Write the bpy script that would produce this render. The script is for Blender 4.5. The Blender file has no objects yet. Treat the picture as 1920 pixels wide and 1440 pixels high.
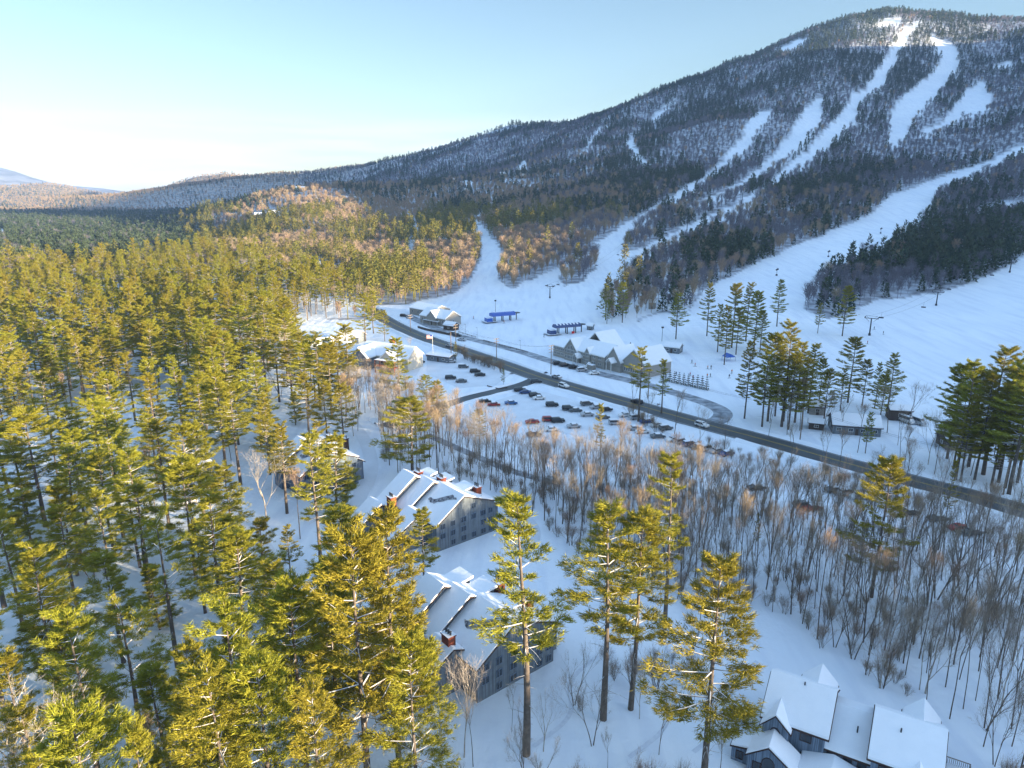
import bpy, bmesh, math, random
import numpy as np
from mathutils import Vector, Matrix
R_ = math.radians
random.seed(7); rng = np.random.default_rng(7)
SC = bpy.context.scene
C = SC.collection

# ---------------------------------------------------------------- camera, sky, sun, exposure
CAM_H = 75.0; PITCH = R_(15.3); FPX = 1330.0
cam = bpy.data.cameras.new('camera'); cam_o = bpy.data.objects.new('camera', cam); C.objects.link(cam_o)
cam.sensor_width = 36; cam.lens = 36 * FPX / 1920; cam.clip_start = 1; cam.clip_end = 40000
cam_o.location = (0, 0, CAM_H); cam_o.rotation_euler = (math.pi / 2 - PITCH, 0, 0)
SC.camera = cam_o
SUN_EL = R_(7.5); SUN_DIR2 = (0.88, -0.475)
sx, sy = SUN_DIR2; n_ = math.hypot(sx, sy); sx /= n_; sy /= n_
sdir = Vector((sx * math.cos(SUN_EL), sy * math.cos(SUN_EL), math.sin(SUN_EL)))
W = bpy.data.worlds.new('World'); SC.world = W; W.use_nodes = True
nt = W.node_tree; nt.nodes.clear()
out = nt.nodes.new('ShaderNodeOutputWorld'); bg = nt.nodes.new('ShaderNodeBackground')
sky = nt.nodes.new('ShaderNodeTexSky'); sky.sky_type = 'NISHITA'; sky.sun_disc = False
sky.sun_elevation = R_(12); sky.sun_rotation = math.atan2(sx, sy)
sky.altitude = 300; sky.air_density = 1.0; sky.dust_density = 0.6; sky.ozone_density = 1.6
bg.inputs[1].default_value = 0.15
# low cloud bank near the horizon
tc = nt.nodes.new('ShaderNodeTexCoord'); sep = nt.nodes.new('ShaderNodeSeparateXYZ')
nt.links.new(tc.outputs['Generated'], sep.inputs[0])
mp = nt.nodes.new('ShaderNodeMapping'); mp.inputs['Scale'].default_value = (2.2, 2.2, 26)
nt.links.new(tc.outputs['Generated'], mp.inputs[0])
nz = nt.nodes.new('ShaderNodeTexNoise'); nz.inputs['Scale'].default_value = 2.0; nz.inputs['Detail'].default_value = 7
nt.links.new(mp.outputs[0], nz.inputs['Vector'])
r1 = nt.nodes.new('ShaderNodeValToRGB'); r1.color_ramp.elements[0].position = .42; r1.color_ramp.elements[1].position = .68
nt.links.new(nz.outputs[0], r1.inputs[0])
r2 = nt.nodes.new('ShaderNodeValToRGB')   # band by height above horizon
e = r2.color_ramp.elements; e[0].position = 0.0; e[0].color = (1, 1, 1, 1); e[1].position = .10; e[1].color = (0, 0, 0, 1)
nt.links.new(sep.outputs[2], r2.inputs[0])
mu = nt.nodes.new('ShaderNodeMath'); mu.operation = 'MULTIPLY'
nt.links.new(r1.outputs[0], mu.inputs[0]); nt.links.new(r2.outputs[0], mu.inputs[1])
mx = nt.nodes.new('ShaderNodeMixRGB'); mx.inputs[2].default_value = (7.6, 7.4, 7.8, 1)
nt.links.new(mu.outputs[0], mx.inputs[0])
gm = nt.nodes.new('ShaderNodeMixRGB'); gm.blend_type = 'MULTIPLY'; gm.inputs[0].default_value = 1; gm.inputs[2].default_value = (1.04, .985, .90, 1)
nt.links.new(sky.outputs[0], gm.inputs[1]); nt.links.new(gm.outputs[0], mx.inputs[1])
r3 = nt.nodes.new('ShaderNodeValToRGB')   # low sky dimmed by colour against glare; overhead stays bright to light the snow
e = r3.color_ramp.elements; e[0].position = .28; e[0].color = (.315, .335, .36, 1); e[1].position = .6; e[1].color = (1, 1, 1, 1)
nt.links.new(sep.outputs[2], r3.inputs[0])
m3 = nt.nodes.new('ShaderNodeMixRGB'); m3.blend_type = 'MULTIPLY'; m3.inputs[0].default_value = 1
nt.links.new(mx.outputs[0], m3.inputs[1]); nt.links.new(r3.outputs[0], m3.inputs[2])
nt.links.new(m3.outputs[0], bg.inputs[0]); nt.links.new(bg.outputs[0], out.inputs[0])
sun = bpy.data.lights.new('sun', 'SUN'); sun.energy = 5.0; sun.angle = R_(0.6); sun.color = (1, .80, .52)
so = bpy.data.objects.new('sun', sun); C.objects.link(so)
so.rotation_euler = sdir.to_track_quat('Z', 'Y').to_euler()
SC.view_settings.view_transform = 'Standard'; SC.view_settings.look = 'None'
SC.view_settings.exposure = 2.25; SC.view_settings.gamma = 1
SC.render.engine = 'CYCLES'
SC.cycles.max_bounces = 5; SC.cycles.diffuse_bounces = 2; SC.cycles.glossy_bounces = 2
SC.cycles.transmission_bounces = 2; SC.cycles.transparent_max_bounces = 4; SC.cycles.volume_bounces = 0
SC.cycles.use_denoising = True

# ---------------------------------------------------------------- pixel <-> place
cp, sp = math.cos(PITCH), math.sin(PITCH)
def ray(x, y):
    u = (np.asarray(x, float) - 960) / FPX; v = (np.asarray(y, float) - 720) / FPX
    return np.stack([u, cp - v * sp, -sp - v * cp], -1)
def project(P):
    P = np.asarray(P, float); d = P - np.array([0, 0, CAM_H])
    ax = d[..., 1] * cp - d[..., 2] * sp; up = d[..., 1] * sp + d[..., 2] * cp
    ok = ax > 1; ax = np.where(ok, ax, 1)
    return 960 + FPX * d[..., 0] / ax, 720 - FPX * up / ax, ok

# ---------------------------------------------------------------- lie of the land (one smooth surface)
def cpt(px, py, Y):
    d = ray(px, py); t = Y / d[1]; return (d[0] * t, Y, CAM_H + d[2] * t)
ctrl = []
for x, y in [(-400, 0), (-400, 150), (-400, 300), (-450, 500), (-200, 100), (-200, 250), (-200, 400), (-300, 620), (-100, 50), (-60, 150),
             (-80, 300), (-100, 450), (-120, 600), (0, 0), (0, 100), (0, 200), (0, 300), (0, 390), (60, 60), (60, 150), (60, 240), (40, 330),
             (120, 60), (120, 150), (120, 240), (90, 300), (160, 200), (170, 270), (200, 120), (0, -150), (150, -100), (-200, -200), (-500, -200), (-150, 760), (-350, 850), (-600, 700),(-900,900),(-900,300),(-1500,1200),(-700,1300),(-60,520)]:
    ctrl.append((x, y, -4))
PX = [  # px, py, forward distance
    (1060, 600, 415), (1160, 600, 420), (1250, 560, 455), (1100, 540, 520), (960, 560, 500), (900, 500, 650),
    (1350, 620, 372), (1450, 600, 385), (1500, 600, 385), (1700, 650, 335), (1800, 650, 335), (1900, 600, 380), (1900, 500, 500), (1700, 560, 445),
    (1300, 520, 545), (1500, 500, 560), (1700, 430, 700), (1900, 400, 780), (1900, 290, 1120), (1650, 390, 820), (1450, 430, 760),
    (1200, 430, 780), (1100, 470, 700), (1300, 350, 1020), (1450, 210, 1480), (1530, 200, 1540), (1450, 340, 1080), (1600, 330, 1100),
    (1750, 330, 1060), (1700, 250, 1360), (1900, 200, 1500), (1600, 180, 1600), (1700, 120, 1850), (1850, 110, 1850), (1560, 110, 1850),
    (1690, 32, 2120), (1600, 40, 2090), (1770, 34, 2150), (1850, 52, 2150), (1920, 70, 2150), (1520, 62, 2100), (1400, 110, 2100), (1300, 153, 2100), (1200, 188, 2150),
    (1120, 220, 2250), (1400, 160, 1850), (1250, 250, 1650), (1100, 330, 1350), (1000, 380, 1150), (1100, 280, 1700), (1000, 290, 2000),
    (960, 250, 2800), (1030, 246, 2750), (880, 272, 3000), (740, 305, 3400), (650, 318, 3700), (560, 332, 4000), (900, 330, 2000), (800, 350, 2100),
    (860, 400, 1200), (760, 420, 1100), (850, 480, 760), (760, 520, 650), (680, 470, 860), (560, 362, 1350), (620, 362, 1330), (490, 372, 1350),
    (700, 385, 1250), (420, 400, 1300), (560, 420, 1050), (480, 450, 1000), (350, 470, 1050), (600, 480, 800), (380, 350, 3000), (480, 356, 3000), (650, 345, 2700), (350, 400, 2000),
    (300, 335+25, 4300), (420, 328, 4300), (480, 332, 4300), (350, 340, 4300), (240, 368, 4300), (100, 348, 3900), (30, 352, 3900), (160, 362, 3900), (-80, 352, 3900),
    (100, 400, 2800), (0, 400, 2800), (200, 410, 2700), (100, 440, 1900), (250, 440, 1700), (0, 450, 1700), (300, 400, 2600), (220,375,3900),(-300,380,3600)]
for q in PX: ctrl.append(cpt(*q))
# behind the skyline, and unseen land right of the frame, its crest shaped to shade the valley
for q in [(1690, 32, 2120), (1520, 62, 2100), (1300, 153, 2100), (1120, 220, 2250), (1900, 60, 2150)]:
    x, y, z = cpt(*q); ctrl.append((x * 1.3, y * 1.3, z - 160))
for q in [(960, 250, 2800), (740, 305, 3400), (560, 332, 4000), (420, 328, 4300), (100, 348, 3900)]:
    x, y, z = cpt(*q); ctrl.append((x * 1.35, y * 1.35, z - 120)); ctrl.append((x * 1.8, y * 1.8, z - 250))
perp = (-sy, sx)
for t, z in [(-700, 100), (-400, 106), (-150, 111), (100, 115), (250, 119), (450, 128), (560, 145), (700, 175), (850, 225), (960, 270), (1120, 410), (1300, 460), (1600, 470), (2000, 520), (2300, 500), (2700, 250), (3200, 60)]:
    ctrl.append((700 * sx + perp[0] * t, 700 * sy + perp[1] * t, z)); ctrl.append((1000 * sx + perp[0] * t, 1000 * sy + perp[1] * t, z - 60))
for x, y, z in [(300, 0, 8), (300, 150, 8), (330, 280, 12), (480, -50, 50), (500, 200, 60), (300, -300, 0), (2600, 500, 50), (2600, 3200, 200), (-3500, 2500, 60), (-3500, 0, 60), (0, -1500, 20), (0, -5000, 20), (-6000,-3000,20),(6000,-3000,20),(7000,4000,50),(-7000,5000,40),(-3000,8000,-60),(3000,8000,-20),(0,11000,-60)]:
    ctrl.append((x, y, z))
ctrl = np.array(ctrl); SCL = 1000.0
def _phi(r): return np.where(r > 1e-9, r * r * np.log(np.maximum(r, 1e-9)), 0)
XY = ctrl[:, :2] / SCL; N = len(ctrl)
K = _phi(np.linalg.norm(XY[:, None] - XY[None], axis=-1)) + np.eye(N) * 2e-5
Pm = np.hstack([np.ones((N, 1)), XY])
A = np.block([[K, Pm], [Pm.T, np.zeros((3, 3))]])
sol = np.linalg.solve(A, np.concatenate([ctrl[:, 2], np.zeros(3)])); WW, AA = sol[:N], sol[N:]
def smax0(z): return np.where(z > 6, z, np.where(z < -6, 0, (z + 6) ** 2 / 24))
def vnoise(x, y, s, seed=0):
    """smooth value noise"""
    x = np.asarray(x) / s + 1000; y = np.asarray(y) / s + 1000
    xi = np.floor(x).astype(np.int64); yi = np.floor(y).astype(np.int64); fx = x - xi; fy = y - yi
    fx = fx * fx * (3 - 2 * fx); fy = fy * fy * (3 - 2 * fy)
    def h(a, b): return np.modf(np.abs(np.sin(a * 127.1 + b * 311.7 + seed * 74.7) * 43758.5453))[0]
    return (h(xi, yi) * (1 - fx) + h(xi + 1, yi) * fx) * (1 - fy) + (h(xi, yi + 1) * (1 - fx) + h(xi + 1, yi + 1) * fx) * fy
def height(x, y):
    x = np.asarray(x, float); y = np.asarray(y, float); sh = x.shape
    P = np.stack([x.ravel(), y.ravel()], -1) / SCL; o = np.empty(len(P))
    for i in range(0, len(P), 20000):
        q = P[i:i + 20000]; r = np.linalg.norm(q[:, None] - XY[None], axis=-1)
        o[i:i + 20000] = _phi(r) @ WW + AA[0] + q @ AA[1:]
    o = o.reshape(sh)
    rough = np.clip((o - 30) / 150, 0, 1)
    o = o + rough * ((vnoise(x, y, 170, 1) - .5) * 26 + (vnoise(x, y, 60, 2) - .5) * 10)
    return smax0(o)
def hz(x, y): return float(height(np.array([x]), np.array([y]))[0])
TS = np.concatenate([np.linspace(40, 700, 160), np.geomspace(705, 9000, 240)])
def hit(px, py):
    """where the line of sight through photo pixels meets the land: array (n,3)"""
    d = np.atleast_2d(ray(px, py)); d = d / d[:, 1:2]
    P = d[:, None, :] * TS[None, :, None]; P[..., 2] += CAM_H
    h = height(P[..., 0], P[..., 1]); below = P[..., 2] < h
    k = np.argmax(below, 1); k = np.where(below.any(1), np.maximum(k, 1), 1); i = np.arange(len(d))
    a = P[i, k - 1, 2] - h[i, k - 1]; b = P[i, k, 2] - h[i, k]; f = a / np.maximum(a - b, 1e-9)
    Q = P[i, k - 1] * (1 - f)[:, None] + P[i, k] * f[:, None]; Q[:, 2] = height(Q[:, 0], Q[:, 1])
    return Q
def at(px, py): q = hit([px], [py])[0]; return Vector((float(q[0]), float(q[1]), float(q[2])))

# ---------------------------------------------------------------- helpers
def col4(c): return (c[0], c[1], c[2], 1)
def mat(name, color, rough=.8, spec=.2, noise=None, bump=None, snow=0, metal=0, trans=0, island=0):
    """procedural material; noise=(scale, second colour, amount), bump=(scale, strength), snow = share lying on upward faces"""
    m = bpy.data.materials.new(name); m.use_nodes = True; t = m.node_tree; b = t.nodes['Principled BSDF']
    b.inputs['Roughness'].default_value = rough; b.inputs['Specular IOR Level'].default_value = spec; b.inputs['Metallic'].default_value = metal
    b.inputs['Base Color'].default_value = col4(color); cur = None
    if noise or bump or snow: co = t.nodes.new('ShaderNodeTexCoord')
    if noise:
        n = t.nodes.new('ShaderNodeTexNoise'); n.inputs['Scale'].default_value = noise[0]; n.inputs['Detail'].default_value = 4
        t.links.new(co.outputs['Object'], n.inputs['Vector'])
        r = t.nodes.new('ShaderNodeValToRGB'); r.color_ramp.elements[0].position = .35; r.color_ramp.elements[1].position = .68
        t.links.new(n.outputs[0], r.inputs[0])
        x = t.nodes.new('ShaderNodeMixRGB'); x.inputs[1].default_value = col4(color); x.inputs[2].default_value = col4(noise[1])
        q = t.nodes.new('ShaderNodeMath'); q.operation = 'MULTIPLY'; q.inputs[1].default_value = noise[2]
        t.links.new(r.outputs[0], q.inputs[0]); t.links.new(q.outputs[0], x.inputs[0]); cur = x.outputs[0]
    if island:
        g = t.nodes.new('ShaderNodeNewGeometry'); oi = t.nodes.new('ShaderNodeObjectInfo')
        h = t.nodes.new('ShaderNodeHueSaturation')
        if cur: t.links.new(cur, h.inputs['Color'])
        else: h.inputs['Color'].default_value = col4(color)
        a = t.nodes.new('ShaderNodeMapRange'); a.inputs['To Min'].default_value = 1 - island; a.inputs['To Max'].default_value = 1 + island
        t.links.new(g.outputs['Random Per Island'], a.inputs[0]); t.links.new(a.outputs[0], h.inputs['Value'])
        a2 = t.nodes.new('ShaderNodeMapRange'); a2.inputs['To Min'].default_value = .488; a2.inputs['To Max'].default_value = .522
        t.links.new(oi.outputs['Random'], a2.inputs[0]); t.links.new(a2.outputs[0], h.inputs['Hue']); cur = h.outputs[0]
    if snow:
        g = t.nodes.new('ShaderNodeNewGeometry'); s = t.nodes.new('ShaderNodeSeparateXYZ'); t.links.new(g.outputs['Normal'], s.inputs[0])
        n2 = t.nodes.new('ShaderNodeTexNoise'); n2.inputs['Scale'].default_value = 1.1; t.links.new(co.outputs['Object'], n2.inputs['Vector'])
        ad = t.nodes.new('ShaderNodeMath'); ad.operation = 'ADD'; t.links.new(s.outputs[2], ad.inputs[0]); t.links.new(n2.outputs[0], ad.inputs[1])
        r = t.nodes.new('ShaderNodeMapRange'); r.inputs['From Min'].default_value = 1.5 - snow; r.inputs['From Max'].default_value = 1.62 - snow
        t.links.new(ad.outputs[0], r.inputs[0])
        x = t.nodes.new('ShaderNodeMixRGB'); x.inputs[2].default_value = (.8, .83, .88, 1); t.links.new(r.outputs[0], x.inputs[0])
        if cur: t.links.new(cur, x.inputs[1])
        else: x.inputs[1].default_value = col4(color)
        cur = x.outputs[0]
    if cur: t.links.new(cur, b.inputs['Base Color'])
    if bump:
        n = t.nodes.new('ShaderNodeTexNoise'); n.inputs['Scale'].default_value = bump[0]; n.inputs['Detail'].default_value = 5
        t.links.new(co.outputs['Object'], n.inputs['Vector'])
        u = t.nodes.new('ShaderNodeBump'); u.inputs['Strength'].default_value = bump[1]; u.inputs['Distance'].default_value = .3
        t.links.new(n.outputs[0], u.inputs['Height']); t.links.new(u.outputs[0], b.inputs['Normal'])
    if trans:
        tr = t.nodes.new('ShaderNodeBsdfTranslucent'); sh = t.nodes.new('ShaderNodeMixShader'); sh.inputs[0].default_value = trans
        if cur: t.links.new(cur, tr.inputs[0])
        else: tr.inputs[0].default_value = col4(color)
        t.links.new(b.outputs[0], sh.inputs[1]); t.links.new(tr.outputs[0], sh.inputs[2])
        t.links.new(sh.outputs[0], t.nodes['Material Output'].inputs[0])
    return m
M = {}
M['snow'] = mat('snow', (.80, .83, .88), .7, .25, noise=(.35, (.72, .76, .83), .5), bump=(1.2, .25))
M['roof_snow'] = mat('roof_snow', (.82, .84, .88), .7, .25, noise=(.6, (.74, .77, .82), .4), bump=(.9, .2))
M['bark'] = mat('bark', (.095, .078, .065), .9, .1, noise=(2.5, (.17, .14, .12), .8), snow=.25)
M['bark_pale'] = mat('bark_pale', (.42, .38, .33), .85, .1, noise=(2.5, (.2, .17, .15), .8), snow=.45)
M['limb'] = mat('limb', (.15, .12, .095), .9, .1, snow=.4)
M['twig'] = mat('twig', (.27, .225, .18), .9, .1, island=.35)
M['twig_snowy'] = mat('twig_snowy', (.36, .31, .28), .9, .1, island=.3)
M['twig_red'] = mat('twig_red', (.31, .22, .155), .9, .1, island=.35)
M['needle'] = mat('needle', (.25, .228, .026), .75, .15, trans=.22, island=.4)
M['needle_dark'] = mat('needle_dark', (.035, .06, .035), .8, .1, trans=.1, island=.4)
M['asphalt'] = mat('asphalt', (.05, .055, .06), .6, .4, noise=(.12, (.09, .1, .11), .6), bump=(3, .15))
M['slush'] = mat('slush', (.15, .16, .18), .7, .3, noise=(.3, (.55, .59, .65), .75), bump=(1, .2))
M['packed_snow'] = mat('packed_snow', (.70, .74, .80), .65, .3, noise=(.15, (.60, .63, .68), .7), bump=(.8, .3))
M['trodden_snow'] = mat('trodden_snow', (.60, .64, .72), .8, .2, noise=(1.5, (.72, .76, .82), .8), bump=(2, .5))
M['yellow'] = mat('yellow_paint', (.55, .38, .05), .7); M['white_paint'] = mat('white_paint', (.7, .7, .7), .6)
M['grey_wall'] = mat('grey_siding', (.19, .22, .25), .85, .1, noise=(.8, (.14, .165, .19), .8), bump=(6, .15))
M['blue_wall'] = mat('blue_grey_siding', (.17, .22, .29), .85, .1, noise=(.8, (.13, .17, .23), .7), bump=(6, .15))
for nm in ('grey_wall', 'blue_wall'):
    t = M[nm].node_tree; co = t.nodes.new('ShaderNodeTexCoord'); mp_ = t.nodes.new('ShaderNodeMapping'); mp_.inputs['Scale'].default_value = (3.2, 3.2, .05); t.links.new(co.outputs['Object'], mp_.inputs[0])
    n_ = t.nodes.new('ShaderNodeTexNoise'); n_.inputs['Scale'].default_value = 2.2; n_.inputs['Detail'].default_value = 2; t.links.new(mp_.outputs[0], n_.inputs['Vector']); bs = t.nodes['Principled BSDF']
    src = bs.inputs['Base Color'].links[0].from_socket; mm = t.nodes.new('ShaderNodeMixRGB'); mm.blend_type = 'MULTIPLY'; mm.inputs[0].default_value = 1; rp = t.nodes.new('ShaderNodeMapRange'); rp.inputs['From Min'].default_value = .35; rp.inputs['From Max'].default_value = .65; rp.inputs['To Min'].default_value = .6; rp.inputs['To Max'].default_value = 1.25
    t.links.new(n_.outputs[0], rp.inputs[0]); t.links.new(src, mm.inputs[1]); t.links.new(rp.outputs[0], mm.inputs[2]); t.links.new(mm.outputs[0], bs.inputs['Base Color'])
M['tan_wall'] = mat('taupe_siding', (.32, .30, .27), .85, .1, noise=(1, (.27, .26, .24), .6))
M['cream_wall'] = mat('cream_siding', (.55, .50, .42), .85, .1); M['dark_wall'] = mat('dark_wood', (.09, .07, .06), .85, .1)
M['brown'] = mat('brown_trim', (.05, .028, .024), .7, .2); M['white'] = mat('white_trim', (.7, .7, .68), .6, .3)
M['red_wood'] = mat('red_stained_wood', (.42, .10, .05), .7, .2)
M['brick'] = mat('red_brick', (.24, .065, .04), .85, .1, noise=(3, (.13, .045, .03), .9))
M['glass'] = mat('window_glass', (.03, .04, .055), .12, .6); M['metal'] = mat('galvanised_steel', (.30, .32, .34), .45, .5, metal=.6)
M['dark_metal'] = mat('dark_metal', (.03, .035, .045), .5, .4); M['blue_shell'] = mat('blue_shell', (.015, .09, .42), .35, .5)
M['navy_shell'] = mat('navy_shell', (.02, .05, .16), .4, .5); M['rust_metal'] = mat('rusty_metal', (.12, .04, .03), .7, .2)
M['shingle'] = mat('dark_shingle', (.06, .06, .075), .85, .1, noise=(2, (.75, .78, .82), .5)); M['pole_wood'] = mat('weathered_pole', (.22, .17, .13), .9, .1)
M['rubber'] = mat('rubber', (.015, .015, .015), .8, .1); M['orange'] = mat('orange_cloth', (.7, .2, .03)); M['red'] = mat('red_cloth', (.5, .03, .03))
M['skin'] = mat('skin', (.45, .28, .2)); M['wire'] = mat('dark_wire', (.03, .03, .03))

def new_mesh(name, V, F, mats, fm=None, smooth=False):
    """V (n,3); F = array (k,3|4) or list of faces"""
    me = bpy.data.meshes.new(name); V = np.asarray(V, np.float32)
    if isinstance(F, np.ndarray):
        k, s = F.shape; me.vertices.add(len(V)); me.vertices.foreach_set('co', V.ravel())
        me.loops.add(k * s); me.loops.foreach_set('vertex_index', F.ravel().astype(np.int32))
        me.polygons.add(k); me.polygons.foreach_set('loop_start', np.arange(0, k * s, s, dtype=np.int32))
        me.polygons.foreach_set('loop_total', np.full(k, s, np.int32))
    else: me.from_pydata([tuple(v) for v in V], [], F)
    for m in mats: me.materials.append(m)
    if fm is not None: me.polygons.foreach_set('material_index', np.asarray(fm, np.int32))
    if smooth: me.polygons.foreach_set('use_smooth', np.ones(len(me.polygons), bool))
    me.update(calc_edges=True); me.validate(); return me
def link(name, me, parent=None, loc=None, rz=0, coll=None):
    o = bpy.data.objects.new(name, me); (coll or C).objects.link(o)
    if parent: o.parent = parent
    if loc is not None: o.location = loc
    if rz: o.rotation_euler = (0, 0, rz)
    return o
def thing(name, label, cat, loc=(0, 0, 0), rz=0, group=None):
    o = bpy.data.objects.new(name, None); C.objects.link(o); o.location = loc; o.rotation_euler = (0, 0, rz); o.empty_display_size = .5
    o['label'] = label; o['category'] = cat
    if group: o['group'] = group
    return o
def tag(o, label, cat, group=None):
    o['label'] = label; o['category'] = cat
    if group: o['group'] = group
    return o
def dup(root, loc, rz, label, group=None, sc=None):
    r = root.copy(); C.objects.link(r); r.location = loc; r.rotation_euler = (0, 0, rz); r['label'] = label
    if sc: r.scale = (sc, sc, sc)
    if group: r['group'] = group
    elif 'group' in r: del r['group']
    for ch in root.children:
        c = ch.copy(); C.objects.link(c); c.parent = r
        for g in ch.children:
            d = g.copy(); C.objects.link(d); d.parent = c
    return r

class MB:
    """collects simple shapes in a local frame and becomes ONE mesh"""
    def __init__(s): s.v = []; s.f = []; s.m = []; s.mats = []
    def mi(s, m):
        if m not in s.mats: s.mats.append(m)
        return s.mats.index(m)
    def face(s, pts, m):
        b = len(s.v); s.v += [tuple(p) for p in pts]; s.f.append(tuple(range(b, b + len(pts)))); s.m.append(s.mi(m))
    def box(s, x0, x1, y0, y1, z0, z1, m, top=None):
        b = len(s.v); s.v += [(x, y, z) for z in (z0, z1) for x, y in ((x0, y0), (x1, y0), (x1, y1), (x0, y1))]
        for i, f in enumerate([(0, 3, 2, 1), (4, 5, 6, 7), (0, 1, 5, 4), (1, 2, 6, 5), (2, 3, 7, 6), (3, 0, 4, 7)]):
            s.f.append(tuple(b + k for k in f)); s.m.append(s.mi(top if (top and i == 1) else m))
        return s
    def prism(s, poly, d, m, top=None):
        """polygon of 3-D points extruded by vector d; last face gets `top`"""
        b = len(s.v); n = len(poly); s.v += [tuple(p) for p in poly] + [tuple(Vector(p) + Vector(d)) for p in poly]
        s.f.append(tuple(b + i for i in reversed(range(n)))); s.m.append(s.mi(m))
        s.f.append(tuple(b + n + i for i in range(n))); s.m.append(s.mi(top or m))
        for i in range(n):
            j = (i + 1) % n; s.f.append((b + i, b + j, b + n + j, b + n + i)); s.m.append(s.mi(m))
        return s
    def tube(s, p, q, r0, r1, m, n=6, cap=True):
        p, q = Vector(p), Vector(q); d = (q - p).normalized(); a = d.orthogonal().normalized(); c = d.cross(a); b = len(s.v)
        for o, r in ((p, r0), (q, r1)):
            for k in range(n):
                t = 2 * math.pi * k / n; s.v.append(tuple(o + a * (r * math.cos(t)) + c * (r * math.sin(t))))
        for k in range(n):
            j = (k + 1) % n; s.f.append((b + k, b + j, b + n + j, b + n + k)); s.m.append(s.mi(m))
        if cap:
            s.f.append(tuple(b + k for k in reversed(range(n)))); s.m.append(s.mi(m))
            s.f.append(tuple(b + n + k for k in range(n))); s.m.append(s.mi(m))
        return s
    def mesh(s, name, smooth=False):
        me = bpy.data.meshes.new(name); me.from_pydata(s.v, [], s.f)
        for m in s.mats: me.materials.append(M[m])
        me.polygons.foreach_set('material_index', s.m)
        if smooth: me.polygons.foreach_set('use_smooth', [True] * len(s.f))
        me.update(); return me
    def build(s, name, parent=None, loc=None, rz=0): return link(name, s.mesh(name), parent, loc, rz)

# ---------------------------------------------------------------- what covers the land, outlined on the photo
def inpoly(px, py, poly):
    px = np.asarray(px); py = np.asarray(py); ins = np.zeros(px.shape, bool); n = len(poly); j = n - 1
    for i in range(n):
        xi, yi = poly[i]; xj, yj = poly[j]
        c = ((yi > py) != (yj > py)) & (px < (xj - xi) * (py - yi) / ((yj - yi) or 1e-9) + xi); ins ^= c; j = i
    return ins
def nearline(px, py, line, w):
    d = np.full(np.shape(px), 1e9)
    for (x0, y0, w0), (x1, y1, w1) in zip(line[:-1], line[1:]):
        L2 = (x1 - x0) ** 2 + (y1 - y0) ** 2; t = np.clip(((px - x0) * (x1 - x0) + (py - y0) * (y1 - y0)) / L2, 0, 1)
        d = np.minimum(d, np.hypot(px - x0 - t * (x1 - x0), py - y0 - t * (y1 - y0)) / (w0 + (w1 - w0) * t))
    return d < w
SKI = [(700, 575), (770, 572), (850, 552), (880, 530), (895, 500), (905, 480), (890, 450), (885, 425), (905, 422), (925, 450), (945, 480), (935, 525), (955, 540), (1010, 520), (1050, 500), (1085, 482),
       (1120, 455), (1160, 425), (1200, 402), (1240, 380), (1285, 352), (1330, 325), (1360, 295), (1385, 258), (1405, 225), (1425, 207), (1453, 211), (1430, 245), (1405, 275),
       (1375, 308), (1335, 345), (1290, 375), (1240, 398), (1205, 425), (1175, 450), (1170, 478), (1210, 462), (1260, 437), (1310, 412), (1370, 385), (1410, 360), (1450, 348),
       (1440, 362), (1400, 392), (1345, 420), (1290, 452), (1230, 480), (1190, 508), (1180, 540), (1160, 590), (1200, 600), (1240, 585), (1290, 590), (1320, 545), (1375, 515), (1420, 492),
       (1490, 462), (1560, 432), (1605, 415), (1640, 395), (1660, 372), (1710, 352), (1780, 326), (1860, 298), (1920, 272), (2100, 200), (2500, 700), (2300, 1000), (1920, 860), (1800, 850), (1700, 800), (1600, 790),
       (1500, 790), (1400, 780), (1360, 760), (1300, 740), (1160, 712), (1000, 680), (900, 650), (800, 615), (720, 590)]
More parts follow.
